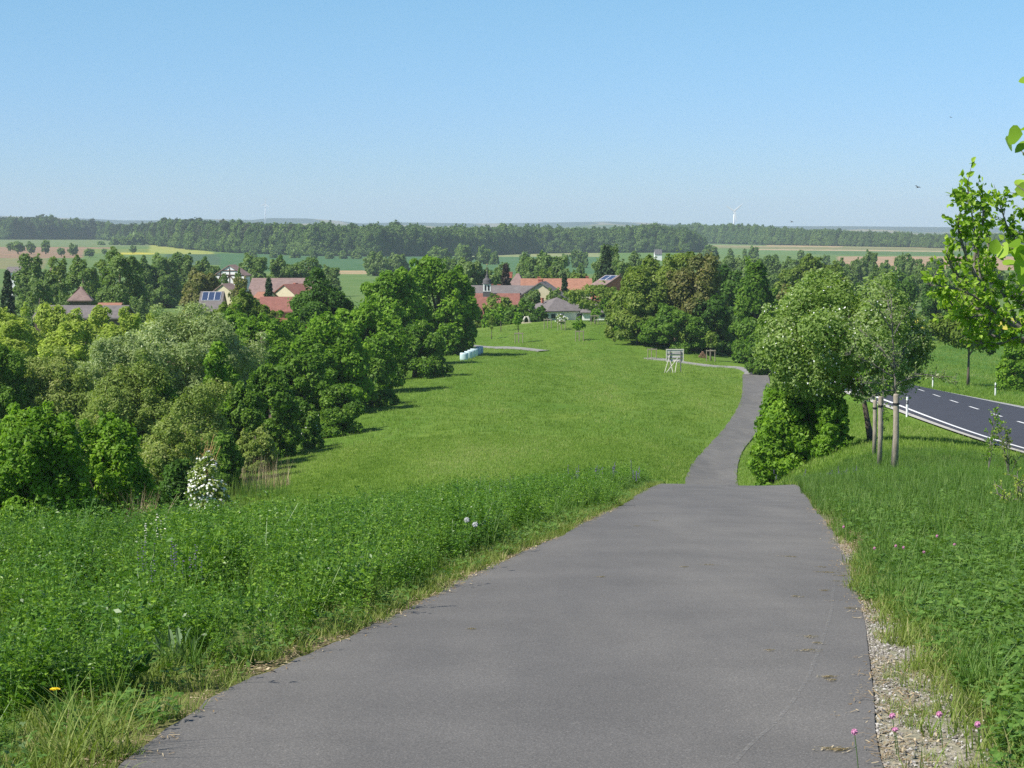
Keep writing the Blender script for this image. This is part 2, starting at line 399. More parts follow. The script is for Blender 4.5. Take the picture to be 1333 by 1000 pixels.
# ------------------------------------------------------------------ geometry collectors
class MB:
    """collects tubes, boxes and prisms into one mesh"""
    def __init__(s): s.V, s.F4, s.F3, s.n = [], [], [], 0
    def add(s, V, F4=(), F3=()):
        V = np.asarray(V, float)
        if len(F4): s.F4.append(np.asarray(F4) + s.n)
        if len(F3): s.F3.append(np.asarray(F3) + s.n)
        s.V.append(V); s.n += len(V)
    def box(s, c, size, rz=0.0, taper=1.0):
        x, y, z = [v / 2 for v in size]
        P = np.array([[a * x * (taper if k > 0 else 1), b * y * (taper if k > 0 else 1), k * z] for k in (-1, 1) for b in (-1, 1) for a in (-1, 1)])
        cc, ss = math.cos(rz), math.sin(rz)
        P = np.stack([P[:, 0] * cc - P[:, 1] * ss, P[:, 0] * ss + P[:, 1] * cc, P[:, 2]], 1) + np.array(c)
        s.add(P, [(0, 2, 3, 1), (4, 5, 7, 6), (0, 1, 5, 4), (2, 6, 7, 3), (0, 4, 6, 2), (1, 3, 7, 5)])
    def tube(s, pts, rad, n=7, cap=True):
        P = np.asarray(pts, float); r = np.broadcast_to(np.asarray(rad, float), (len(P),))
        T = np.gradient(P, axis=0); T /= np.maximum(np.linalg.norm(T, axis=1), 1e-9)[:, None]
        up = np.where(np.abs(T[:, 2:3]) > .9, np.array([[1., 0, 0]]), np.array([[0, 0, 1.]]))
        if np.abs(T[0, 2]) > .7: up = np.tile([1., 0, 0], (len(P), 1))
        A = np.cross(T, up); A /= np.maximum(np.linalg.norm(A, axis=1), 1e-9)[:, None]
        B = np.cross(T, A)
        th = np.arange(n) * 2 * math.pi / n
        V = P[:, None] + r[:, None, None] * (A[:, None] * np.cos(th)[None, :, None] + B[:, None] * np.sin(th)[None, :, None])
        m = len(P); i = np.arange((m - 1) * n); a = (i // n) * n + i % n; b = (i // n) * n + (i + 1) % n
        F = np.stack([a, b, b + n, a + n], 1)
        V = V.reshape(-1, 3); F3 = []
        if cap:
            V = np.concatenate([V, P[:1], P[-1:]])
            F3 = [(m * n, (k + 1) % n, k) for k in range(n)] + [(m * n + 1, (m - 1) * n + k, (m - 1) * n + (k + 1) % n) for k in range(n)]
        s.add(V, F, F3)
    def lathe(s, prof, n=12, c=(0, 0, 0)):
        P = np.array([[0, 0, z] for r, z in prof]) + np.array(c); s.tube(P, [r for r, z in prof], n)
    def mesh(s, name, mat, smooth=False):
        F = []
        if s.F4: F.append(np.concatenate(s.F4))
        if s.F3: F.append(np.concatenate(s.F3))
        return new_mesh(name, np.concatenate(s.V), F, mat, smooth=smooth)
    def build(s, name, mat, parent=None, smooth=False): return obj(name, s.mesh(name, mat, smooth), parent)

def unit(a): return a / np.maximum(np.linalg.norm(a, axis=-1, keepdims=True), 1e-9)
def leaf_quads(P, N, L, W, g, fold=0.0):
    """rhombic leaves: centre P, normal N, half length L, half width W"""
    n = len(P)
    T = unit(np.cross(N, g.normal(size=(n, 3)))); B = np.cross(N, T)
    L = np.broadcast_to(L, (n,))[:, None]; W = np.broadcast_to(W, (n,))[:, None]
    V = np.stack([P + T * L, P + B * W + N * fold * W, P - T * L, P - B * W + N * fold * W], 1)
    return V.reshape(-1, 3), np.arange(n * 4).reshape(-1, 4)

def lobed_crown(g, rx, ry, rz, nl, lr, leaf, dens, shape='round', low=-.95, stray=.06, asp=.55, cmix=.5, skirt=False):
    """foliage centred on the origin: leaf shells round many lobes, gaps between them; returns V, F, c, lobe centres"""
    d = unit(g.normal(size=(nl * 3, 3))); d = d[d[:, 2] > low][:nl]
    rad = g.uniform(.35, .88, len(d)) ** .6
    sc = np.array([rx, ry, rz])
    f = np.ones(len(d))
    if shape == 'cone': f = np.clip(1.05 - .8 * (d[:, 2] * rad + 1) / 2, .12, 1)
    if shape == 'egg': f = np.clip(1.1 - .35 * (d[:, 2] * rad + 1) / 2, .3, 1)
    Cn = d * rad[:, None] * sc * (1 - lr * .55)
    Cn[:, :2] *= f[:, None]
    if skirt:                                     # foliage down to the ground: fuller lower half
        k = d[:, 2] < 0; hr = np.linalg.norm(d[:, :2], axis=1)
        Cn[k, :2] *= (1 / np.maximum(hr[k], .35) ** .8)[:, None]
    if skirt:
        m_ = max(int(len(Cn) * .4), 8); a_ = g.uniform(0, 6.283, m_); q_ = g.uniform(.35, .8, m_) ** .7
        E_ = np.stack([np.cos(a_) * q_ * rx, np.sin(a_) * q_ * ry, -rz * g.uniform(.5, .95, m_)], 1); Cn = np.concatenate([Cn, E_]); f = np.concatenate([f, np.ones(m_)]); d = np.concatenate([d, unit(E_)])
    lrad = lr * min(rx, ry, rz) * g.uniform(.45, 1.3, len(d)) * (f ** .5)
    m_ = int(len(Cn) * .9); j_ = g.integers(0, len(Cn), m_)                # small sprays standing out of the big lobes
    o_ = unit(Cn[j_] / sc * 1.2 + g.normal(size=(m_, 3)) * .45 + [0, 0, .25]); Cn = np.concatenate([Cn, Cn[j_] + o_ * (lrad[j_] * g.uniform(.8, 1.25, m_))[:, None]])
    lrad = np.concatenate([lrad, lrad[j_] * g.uniform(.25, .5, m_)]); d = np.concatenate([d, o_])
    area = 4 * math.pi * lrad ** 2
    la = 2 * leaf * leaf * asp
    cnt = np.maximum((area * dens / la * .5).astype(int), 6)
    if cnt.sum() > 130000: cnt = (cnt * (130000 / cnt.sum())).astype(int) + 1
    li = np.repeat(np.arange(len(d)), cnt); n = len(li)
    dirs = unit(g.normal(size=(n, 3)) + unit(Cn[li] / sc) * .75 + np.array([0, 0, .25]))
    rr = g.uniform(.6, 1.06, n)
    st = g.random(n) < stray; rr[st] *= g.uniform(1.05, 1.35, st.sum())
    squash = np.array([1, 1, .8])
    P = Cn[li] + dirs * (rr * lrad[li])[:, None] * squash
    keep = np.ones(n, bool)
    for s in range(0, n, 20000):
        q = P[s:s + 20000]; ll = li[s:s + 20000]
        D = np.linalg.norm((q[:, None] - Cn[None]) / squash, axis=2) / lrad[None]
        D[np.arange(len(q)), ll] = 9
        keep[s:s + 20000] = (D.min(1) > .68) | (g.random(len(q)) < .12)
    P, dirs, li = P[keep], dirs[keep], li[keep]; n = len(P)
    ext = np.percentile(np.abs(P), 99.3, axis=0); zt_ = np.percentile(P[:, 2], 99.6); kx = rx / ext[0]; kz = rz / zt_
    P[:, :2] *= kx; P[:, 2] *= np.where(P[:, 2] > 0, kz, 1.0) if not skirt else np.where(P[:, 2] > 0, kz, rz / max(-np.percentile(P[:, 2], 1), .1)); Cn = Cn * np.array([kx, kx, 1])
    N = unit(dirs * .8 + g.normal(size=(n, 3)) * .55 + np.array([0, 0, .35]))
    sz = leaf * g.uniform(.6, 1.35, n)
    V, F = leaf_quads(P, N, sz, sz * asp, g)
    lc = g.random(len(d))
    c = np.clip(cmix * lc[li] + (1 - cmix) * g.random(n), 0, 1)
    return V, F, np.repeat(c, 4), Cn, P

LEAF = {}
def leafmat(k):
    if k in LEAF: return LEAF[k]
    t = {'fresh': [(0, (.07, .16, .012)), (.5, (.13, .26, .02)), (1, (.24, .40, .04))],
         'mid': [(0, (.055, .13, .014)), (.5, (.10, .205, .022)), (1, (.19, .31, .045))],
         'dark': [(0, (.035, .09, .014)), (.5, (.065, .15, .02)), (1, (.12, .23, .035))],
         'olive': [(0, (.09, .15, .02)), (.5, (.155, .225, .035)), (1, (.26, .32, .07))],
         'grey': [(0, (.15, .21, .07)), (.45, (.25, .32, .12)), (.8, (.38, .44, .22)), (1, (.66, .7, .5))],
         'dull': [(0, (.13, .185, .035)), (.5, (.22, .29, .065)), (.85, (.31, .35, .11)), (1, (.38, .35, .17))],
         'yellow': [(0, (.2, .27, .04)), (.5, (.33, .41, .07)), (1, (.46, .53, .13))],
         'bronze': [(0, (.09, .11, .03)), (.5, (.16, .18, .05)), (1, (.27, .24, .09))],
         'far': [(0, (.075, .14, .03)), (.5, (.135, .225, .055)), (1, (.22, .31, .09))],
         'farlight': [(0, (.10, .16, .045)), (.5, (.16, .235, .07)), (1, (.23, .31, .1))],
         'conifer': [(0, (.02, .045, .015)), (.5, (.035, .07, .022)), (1, (.065, .11, .035))],
         'purple': [(0, (.035, .026, .025)), (.5, (.065, .048, .04)), (1, (.11, .08, .06))],
         'twig': [(0, (.07, .06, .04)), (.5, (.12, .10, .065)), (1, (.19, .17, .10))],
         'apple': [(0, (.13, .22, .04)), (.5, (.22, .33, .07)), (.8, (.33, .43, .15)), (1, (.55, .6, .4))],
         'pear': [(0, (.15, .28, .015)), (.5, (.26, .43, .03)), (1, (.44, .6, .09))],
         'white': [(0, (.6, .6, .55)), (1, (.88, .88, .85))]}[k]
    t = [(p, tuple(min(.9, v * (1.0 if k in ('white', 'apple', 'pear', 'conifer', 'purple') else 1.17) * (1.06 if q == 0 and k in ('fresh', 'mid', 'far', 'dark') else 1)) for q, v in enumerate(c_))) for p, c_ in t]
    LEAF[k] = foliage("leaves_" + k, t, trans=.42 if k not in ('conifer', 'purple', 'twig', 'white') else .1)
    return LEAF[k]
def bark(name, col):
    m, nt, bs, _ = nodes(name)
    f = noise(nt, 14, 6, .7, opos(nt, 1, 1, .25))
    nt.links.new(ramp(nt, f, [(.3, tuple(v * .55 for v in col)), (.7, tuple(v * 1.3 for v in col))]), bs.inputs['Base Color'])
    bs.inputs['Roughness'].default_value = .95; bump(nt, bs, f, .8, .03)
    return m
M_bark = bark("bark", (.14, .11, .085)); M_bark_grey = bark("bark_grey", (.2, .18, .15))

def trunk_mesh(g, h, r, targets, base_z=0.0, fork=.35, lean=(0, 0)):
    mb = MB()
    top = np.array([lean[0], lean[1], h])
    t = np.linspace(0, 1, 7)[:, None]
    P = np.array([0, 0, base_z]) + t * (top - np.array([0, 0, base_z])) + np.sin(t * 5 + g.uniform(0, 6)) * r * .5 * np.array([1, .7, 0]) * t
    mb.tube(P, np.interp(t[:, 0], [0, .1, 1], [r * 1.35, r, r * .25]), 7)
    for q in targets:
        f = g.uniform(fork, .85); s = P[0] + f * (P[-1] - P[0])
        mid = s * .5 + q * .5 + np.array([0, 0, -.06 * np.linalg.norm(q - s)])
        mb.tube([s, mid, q], [r * .45, r * .28, r * .08], 5, cap=False)
    return mb

USED = {}
def tree(px, Y, top, wpx, kind, label, cat='tree', name=None, group=None, leafpx=2.6, depth=1.0, clear=.12, shape='round', nl=None, lr=.34, dens=2.4, base=None, blossom=0.0, seed=None, stray=.06, trunk=True, asp=.55, key=None, sink=0.0, cdx=0.0, cmix=.5, lean=None, nobark=None, tr=None):
    """a tree or shrub whose crown spans wpx pixels round px and tops out at image row top, standing on the ground Y metres off"""
    x = (px - CX) / FPX * Y; cx_ = cdx / FPX * Y
    gz = h1(x, Y) - sink
    zt = at(px, top, Y).z
    h = max(zt - gz, .5)
    rx = wpx / FPX * Y / 2
    seed = seed if seed is not None else int(px * 7 + top * 13 + Y)
    g = np.random.default_rng(seed)
    name = name or ('shrub' if cat in ('shrub', 'bush') else 'tree')
    root = empty(name, (x, Y, gz), label=label, cat=cat, group=group)
    cz0 = h * clear; rz = (h - cz0) / 2; czm = cz0 + rz
    ckey = key and (key, 'c')
    if key and key in USED:
        cme, tme, (urx, urz, uczm, uh) = USED[key]
        c = obj('crown', cme, root); c.scale = (rx / urx, rx * depth / urx, rz / urz); c.location = (0, 0, czm - uczm * rz / urz); c.rotation_euler.z = 0 if depth != 1 else g.uniform(0, 6.28)
        if tme: t = obj('trunk', tme, root); t.scale = (h / uh,) * 3
        return root
    leaf = Y / FPX * leafpx * .78
    n = nl or int(np.clip(34 * (rx * rz * 4) / max(min(rx, rz) ** 2 * 4, .1), 30, 120))
    V, F, c, Cn, P = lobed_crown(g, rx, rx * depth, rz, n, lr, leaf, dens, shape, stray=stray, asp=asp, cmix=cmix, skirt=clear < .1)
    off = np.array([cx_, 0, czm]); V = V + off; V[:, 2] = np.maximum(V[:, 2], -.3)
    cme = new_mesh('crown', V, F, leafmat(kind), {'c': ('FLOAT', c)})
    obj('crown', cme, root)
    tme = None
    if trunk:
        ti = g.choice(len(Cn), min(7, len(Cn)), replace=False)
        tme = trunk_mesh(g, h * .8, tr or max(.045 * rx + .02 * h, .02), Cn[ti] + off, lean=(cx_ * .8, 0)).mesh('trunk', M_bark, True)
        obj('trunk', tme, root)
    if blossom:
        k = g.random(len(P)) < blossom
        out = unit(P[k]); Pb = P[k] + out * leaf * .8 + off
        Vb, Fb = leaf_quads(Pb, unit(out + g.normal(size=out.shape) * .5 + np.array([0, 0, .5])), leaf * .55 * g.uniform(.6, 1.2, len(Pb)), leaf * .5, g)
        obj('blossom', new_mesh('blossom', Vb, Fb, leafmat('white'), {'c': ('FLOAT', np.repeat(g.random(len(Pb)), 4))}), root)
    if key: USED[key] = (cme, tme, (rx, rz, czm, h))
    return root

def conifer(px, Y, top, wpx, label, kind='conifer', base=.04, name='conifer', group=None, seed=1):
    x = (px - CX) / FPX * Y; gz = h1(x, Y); h = at(px, top, Y).z - gz; r = wpx / FPX * Y / 2
    g = np.random.default_rng(seed); root = empty(name, (x, Y, gz), label=label, cat='conifer', group=group)
    P, N = [], []
    nb = int(h * 26)
    for i in range(nb):
        z = h * (base + (1 - base) * g.random() ** 1.15); rr = r * (1 - z / h) ** .8 * g.uniform(.7, 1.12) + .08
        a = g.uniform(0, 6.283); m = 26; s = g.random(m) ** .6
        dx, dy = math.cos(a), math.sin(a)
        q = np.stack([dx * rr * s, dy * rr * s, z - .28 * rr * s + .1 * rr * s ** 2], 1) + g.normal(size=(m, 3)) * .07 * r
        P.append(q)
    P = np.concatenate(P); N = unit(g.normal(size=P.shape) * .7 + unit(P * [1, 1, 0]) * .5 + [0, 0, .5])
    lf = Y / FPX * 2.6; V, F = leaf_quads(P, N, lf * g.uniform(.6, 1.2, len(P)), lf * .45, g)
    obj('crown', new_mesh('crown', V, F, leafmat(kind), {'c': ('FLOAT', np.repeat(g.random(len(P)), 4))}), root)
    mb = MB(); mb.tube([(0, 0, 0), (0, 0, h * .5), (0, 0, h * .97)], [h * .02, h * .013, .03], 6); mb.build('trunk', M_bark, root, True)
    return root

# ------------------------------------------------------------------ hedge and trees at the left meadow edge
T = tree
T(570, 262, 337, 100, 'fresh', "tallest broad green tree of the dense hedge left of the bales", dens=2.8, clear=.02, leafpx=3.2, shape='egg')
T(516, 238, 352, 96, 'fresh', "rounded green tree left of the tallest hedge tree, touching it", clear=.02, leafpx=3.2)
T(592, 262, 383, 54, 'mid', "dark green tree at the right end of the hedge above the bales", clear=.02, leafpx=3.2)
T(420, 236, 351, 84, 'dark', "dark green tree rising behind the left part of the hedge", dens=2.7, shape='egg')
T(475, 190, 398, 110, 'fresh', "wide green hedge tree below and left of the tallest one", leafpx=3.4, clear=.01)
T(540, 214, 420, 84, 'mid', "low dark green tree in the hedge casting shade onto the meadow", leafpx=3.2, clear=.01)
T(428, 165, 412, 112, 'fresh', "bright green tree in the middle of the hedge by the meadow", leafpx=3.4, clear=.01)
T(482, 172, 466, 70, 'mid', "small dark green hedge tree at the meadow edge", leafpx=3.2, clear=.01)
T(382, 143, 452, 96, 'mid', "green tree behind the small white flowering shrub", leafpx=3.4, clear=.01)
T(342, 196, 408, 84, 'fresh', "light green tree between the olive dome and the hedge", leafpx=3.2)
T(318, 238, 383, 88, 'olive', "round olive green dome of a tree below the red barn roof", dens=3, lr=.22, nl=90)
T(376, 214, 410, 66, 'fresh', "bright green crown in front of the red barn roof")
T(300, 205, 402, 60, 'fresh', "small bright green tree at the foot of the olive dome")
T(440, 142, 500, 62, 'mid', "low green shrub at the hedge foot above the meadow", 'shrub', clear=0)
T(352, 128, 478, 74, 'mid', "loose green tree with yellowish stems left of the white flowering shrub", leafpx=3.2, clear=.02, stray=.15)
T(396, 132, 525, 46, 'mid', "shrub with a patch of white flowers at the hedge foot", 'flowering shrub', 'flowering_shrub', clear=0, blossom=.02)
T(282, 122, 448, 66, 'fresh', "young bright green maple standing before the silvery willow", leafpx=3.6, shape='egg', stray=.12, lr=.28, clear=.03)
T(318, 121, 500, 60, 'mid', "dim green shrub right of the young maple", 'shrub', clear=0)
T(212, 118, 496, 50, 'fresh', "small vivid green shrub left of the brown twiggy willow", 'shrub', leafpx=3.4, clear=0)
T(292, 104, 566, 50, 'mid', "low green shrub right of the white blossoming bush", 'shrub', clear=0)
T(330, 118, 556, 56, 'dull', "shaded grey green shrub behind the dry reeds", 'shrub', clear=0)
T(246, 152, 400, 186, 'grey', "broad silvery willow with whitish leaves", leafpx=2.8, dens=2.2, lr=.22, nl=130, stray=.16, asp=.4, clear=.02)
T(150, 138, 440, 130, 'grey', "grey green willow left of the broad silvery one", leafpx=2.6, lr=.24, nl=110, stray=.2, asp=.4, clear=0)
T(60, 128, 460, 140, 'dull', "dull brownish green thicket above the front bush", 'shrub', leafpx=2.4, dens=1.6, lr=.26, nl=100, stray=.25, clear=0)
T(172, 118, 470, 130, 'dull', "brownish twiggy shrub right of the dull thicket", 'shrub', leafpx=2.4, dens=1.5, lr=.26, nl=100, stray=.25, clear=0)
T(-10, 125, 455, 100, 'mid', "green grey shrub cut by the left edge above the front bush", 'shrub', leafpx=2.4, stray=.2, clear=0)
T(255, 112, 500, 100, 'dull', "thin leaved shrub under the silvery willow", 'shrub', leafpx=2.3, dens=1.3, stray=.3, clear=0)
T(40, 60, 532, 160, 'fresh', "big bright green bush nearest on the left beyond the lucerne", 'bush', leafpx=4.2, dens=2.2, lr=.3, nl=90, stray=.15, clear=0, sink=.3)
T(132, 63, 545, 124, 'fresh', "bright green bush right of the big nearest bush", 'bush', leafpx=4.0, dens=2.0, lr=.3, nl=80, stray=.18, clear=0, sink=.3)
T(218, 80, 548, 110, 'dull', "dark twiggy hawthorn beside the dry grass tuft", 'shrub', leafpx=2.6, dens=1.5, lr=.3, nl=80, stray=.3, clear=0, sink=.3)
T(232, 76, 600, 84, 'dark', "low dark green shrub below the white blossoming bush", 'shrub', leafpx=3, dens=1.8, clear=0, stray=.2, sink=.3)
for i, (p_, t_, w_p, y_) in enumerate([(-6, 400, 66, 182), (30, 403, 58, 176), (66, 398, 60, 185), (100, 405, 60, 178), (134, 401, 56, 186), (168, 403, 54, 180), (200, 406, 46, 186), (15, 419, 84, 165), (80, 424, 84, 162), (142, 426, 84, 160)]):
    T(p_, y_, t_, w_p, 'yellow', f"{['first','second','third','fourth','fifth','sixth','seventh'][i] if i < 7 else ['first','second','third'][i-7]} from the left of the pale yellow green willows {'in the back row' if i < 7 else 'in the lower front row'}",
      name='willow', group="pale yellow green willows before the long grey roof", leafpx=2.8, asp=.4, shape='egg', stray=.15, clear=.02, key=None if i < 3 else ('yw%d' % (i % 3)), seed=40 + i)

# ------------------------------------------------------------------ trees right of the orchard
T(832, 282, 350, 74, 'olive', "light green left part of the tree clump behind the sign board", leafpx=3, clear=.02)
T(868, 290, 331, 92, 'olive', "tall olive green tree in the middle of the clump behind the sign board", leafpx=3, clear=.02, dens=2.8)
T(905, 284, 334, 88, 'bronze', "bronze tinged tree right of the tall olive one", leafpx=3, stray=.12, clear=.02, dens=2.6)
T(812, 290, 382, 58, 'olive', "low green tree at the left end of the clump near the saplings", leafpx=3, clear=.0)
T(925, 280, 386, 60, 'dark', "shaded dark tree at the right side of the clump", leafpx=3, clear=0)
T(880, 276, 398, 90, 'mid', "low bushy tree at the foot of the clump behind the sign board", leafpx=2.8, clear=0)
T(985, 262, 342, 66, 'mid', "tall slender green tree right of the shaded gap", leafpx=3, shape='egg', clear=.02, dens=2.8)
T(942, 320, 350, 64, 'dark', "dark tree deep in the shaded gap", leafpx=3, clear=.0)
T(955, 300, 400, 50, 'dark', "low dark tree filling the shaded gap", leafpx=3, clear=.0)
T(992, 235, 430, 46, 'mid', "small green tree above the bend of the cycle path", leafpx=2.8, clear=0)
T(1058, 390, 335, 90, 'olive', "yellow green dome shaped tree behind the apple blossom", lr=.2, nl=110, dens=3)
T(1030, 330, 372, 60, 'bronze', "brownish tree below the yellow green dome", stray=.2)
T(1045, 240, 400, 80, 'mid', "green tree mostly hidden behind the apple crown", leafpx=3)
T(1120, 300, 372, 60, 'dark', "dark green tree behind the right side of the apple crown", clear=.0)
T(1170, 330, 362, 66, 'dark', "dark tree above the rape field", clear=0)
T(1240, 350, 356, 90, 'dark', "dark tree behind the bright pear leaves", clear=0)
T(1325, 160, 442, 50, 'fresh', "bushy green tree at the right edge beyond the road", leafpx=3.4, clear=0)
T(1262, 178, 378, 96, 'olive', "green ash tree with a visible trunk in the field beyond the road", tr=.13, leafpx=3.2, clear=.3, stray=.12, dens=2.2)
# ------------------------------------------------------------------ apple tree, bushes and staked trees on the verge
T(1137, 72, 358, 222, 'apple', "crooked apple tree in pale blossom leaning over the cycle path", 'tree', 'apple_tree', leafpx=3.1, dens=1.25, lr=.28, nl=120, stray=.25, clear=.17, cdx=-42, blossom=.025, tr=.11)
T(1042, 75, 496, 122, 'fresh', "leafy green bush beside the bend of the cycle path under the apple tree", 'bush', leafpx=4, clear=0, stray=.15, nl=90)
T(1086, 71, 518, 48, 'fresh', "shaded green bush at the apple trunk", 'bush', leafpx=3.6, clear=0, stray=.15)
T(1006, 84, 504, 44, 'fresh', "green bush nearest to the cycle path edge, left of the leafy one", 'bush', leafpx=3.6, clear=0, stray=.15)

def leaf6(P, N, T, L, W, fold=.25):
    """folded leaves from base P along T"""
    n = len(P); B = np.cross(N, T); L = np.broadcast_to(L, (n,))[:, None]; W = np.broadcast_to(W, (n,))[:, None]
    V = np.stack([P, P + T * L * .3 + B * W + N * fold * W, P + T * L * .68 + B * W * .75 + N * fold * W * .6, P + T * L - N * L * .08,
                  P + T * L * .68 - B * W * .75 + N * fold * W * .6, P + T * L * .3 - B * W + N * fold * W], 1).reshape(-1, 3)
    b = np.arange(n)[:, None] * 6
    return V, np.concatenate([b + [0, 1, 2, 3], b + [0, 3, 4, 5]])
def twiggy(root, limbs, r0, g, twig, ntw, nleaf, L, W, kind, leaf_from=.35, bark=None, droop=-.2, updir=.5, tw_r=.004):
    """limbs: polylines in root coordinates; twigs with folded leaves along them -> trunk and crown children"""
    mb = MB(); LP, LT = [], []
    for pts, ra, rb in limbs:
        P = np.array(pts, float); q = np.linspace(0, len(P) - 1, 12)
        S = np.stack([cat(np.arange(len(P)), P[:, k], q) for k in range(3)], 1) if len(P) > 2 else P[0] + (P[1] - P[0]) * np.linspace(0, 1, 12)[:, None]
        mb.tube(S, np.linspace(ra, rb, 12), 6)
        ln = np.linalg.norm(np.diff(S, axis=0), axis=1).sum()
        for _ in range(int(ntw * ln)):
            f = g.uniform(leaf_from, 1) * 11; i = min(int(f), 10); s = S[i] + (S[i + 1] - S[i]) * (f - i)
            d = unit(unit(S[i + 1] - S[i]) * .5 + g.normal(size=3) * .8 + [0, 0, updir]); l = twig * g.uniform(.4, 1.2)
            e = s + d * l; mb.tube([s, s * .5 + e * .5 + [0, 0, .03 * l], e], [tw_r * 1.5, tw_r, tw_r * .5], 4, cap=False)
            m = max(2, int(nleaf * g.uniform(.6, 1.3))); t = g.uniform(.15, 1.05, (m, 1))
            LP.append(s + (e - s) * t + g.normal(size=(m, 3)) * L * .15); LT.append(unit(d + g.normal(size=(m, 3)) * .8 + [0, 0, droop]))
    P, Tn = np.concatenate(LP), np.concatenate(LT); n = len(P)
    N = unit(g.normal(size=(n, 3)) * .75 + [-.45, -.45, .5]); N = unit(N - Tn * (N * Tn).sum(1, keepdims=True))
    sc = g.uniform(.6, 1.2, n)
    V, F = leaf6(P, N, Tn, L * sc, W * sc)
    mb.build('trunk', bark or M_bark_grey, root, True)
    obj('crown', new_mesh('crown', V, F, leafmat(kind), {'c': ('FLOAT', np.repeat(g.random(n), 6))}), root)
def rel(px, py, Y, o): return at(px, py, Y) - Vector(o)
# young tree tied to the stakes
g = np.random.default_rng(5)
def base_at(px, Y, sink=0): x = (px - CX) / FPX * Y; return (x, Y, h1(x, Y) - sink)
b = base_at(1165, 54); root = empty('young_tree', b, label="young light green tree held by the wooden stakes in front of the apple tree", cat='tree')
tw = [([(0, 0, 0), tuple(rel(1166, 520, 54, b)), tuple(rel(1163, 460, 54, b)), tuple(rel(1160, 385, 54, b))], .05, .012)]
for (qx, qy, ox_, oy_) in [(1105, 420, 1163, 470), (1190, 440, 1164, 480), (1215, 490, 1165, 500), (1130, 390, 1161, 430), (1186, 400, 1162, 440), (1120, 500, 1165, 505), (1245, 500, 1190, 487), (1140, 450, 1163, 480), (1100, 460, 1164, 492), (1150, 375, 1161, 420), (1175, 470, 1164, 490), (1130, 520, 1165, 508)]:
    a_, c_ = rel(ox_, oy_, 54, b), rel(qx, qy, 54 + g.uniform(-.8, .8), b)
    tw.append(([tuple(a_), tuple((a_ + c_) / 2 + Vector((0, 0, .08))), tuple(c_)], .022, .006))
twiggy(root, tw, .05, g, .35, 17, 9, .065, .022, 'apple', leaf_from=.3, tw_r=.005)
b = base_at(1147, 62); root = empty('young_tree', b, label="thin young tree behind the middle stake", cat='tree')
twiggy(root, [([(0, 0, 0), tuple(rel(1149, 560, 62, b)), tuple(rel(1150, 480, 62, b))], .03, .01), ([tuple(rel(1149, 520, 62, b)), tuple(rel(1128, 500, 62, b)), tuple(rel(1120, 490, 62, b))], .015, .006)], .03, g, .3, 14, 8, .07, .025, 'fresh', leaf_from=.45)
M_post = bark("weathered_wood", (.34, .29, .22)); M_black = plain("black_rubber", (.02, .02, .022), .6)
for (pxs, top, Y, r_, lab) in [(1168.5, 513, 52, .078, "thickest wooden stake, nearest of the three, with a black tie at its top"), (1148, 516, 56, .066, "middle wooden stake with a black tie beneath its tip"),
                              (1140.8, 521, 61, .062, "rearmost wooden stake, leftmost of the three beside the apple trunk")]:
    b = base_at(pxs, Y, .1); h = at(pxs, top, Y).z - b[2]
    root = empty('wooden_stake', b, label=lab, cat='stake', group="wooden stakes round the young trees")
    mb = MB(); mb.tube([(0, 0, 0), (.01, 0, h * .5), (0, 0, h - .04), (0, 0, h)], [r_ * 1.05, r_, r_ * .95, r_ * .8], 10); mb.build('post', M_post, root, True)
    mb = MB(); z = h * (.87 if Y < 55 else .86); mb.tube([(0, 0, z), (0, 0, z + .05)], [r_ * 1.18, r_ * 1.2], 10); mb.tube([(0, 0, z + .02), (.1, .3, z + .04)], [.02, .02], 5)
    mb.build('strap', M_black, root)

# ------------------------------------------------------------------ pear tree reaching in from the right
g = np.random.default_rng(11)
PY_ = 19.0
b = base_at(1425, PY_); root = empty('pear_tree', b, label="bright green pear tree reaching in from the right with hanging glossy leaves", cat='tree')
RP = lambda x, y, Y=PY_: tuple(rel(x, y, Y, b))
lim = [([(0, 0, 0), RP(1432, 560), RP(1428, 470), RP(1432, 330), RP(1440, 200)], .06, .02)]
for pts in [[(1428, 500), (1370, 452), (1318, 425), (1262, 382), (1206, 370)], [(1430, 470), (1340, 432), (1285, 392), (1272, 320), (1258, 236)], [(1428, 480), (1350, 450), (1290, 436), (1228, 402)],
            [(1430, 420), (1370, 380), (1322, 320), (1300, 262)], [(1300, 400), (1270, 360), (1248, 300), (1254, 262)], [(1300, 405), (1262, 400), (1222, 388)], [(1430, 400), (1380, 350), (1345, 290), (1338, 230)],
            [(1320, 425), (1290, 410), (1252, 412), (1225, 372)], [(1330, 430), (1310, 390), (1290, 350), (1285, 300)], [(1430, 440), (1380, 420), (1335, 400), (1305, 372)], [(1430, 350), (1480, 300), (1500, 240)], [(1430, 400), (1490, 380), (1540, 340)],
            [(1285, 392), (1268, 345), (1280, 285), (1275, 250)], [(1350, 450), (1325, 440), (1290, 450), (1262, 440)], [(1262, 382), (1240, 350), (1232, 330)]]:
    yo = g.uniform(-.6, .6)
    lim.append(([RP(x, y, PY_ + yo * k / 3) for k, (x, y) in enumerate(pts)], .024, .005))
twiggy(root, lim, .05, g, .19, 25, 9, .06, .022, 'pear', leaf_from=.38, droop=-.45, tw_r=.003)
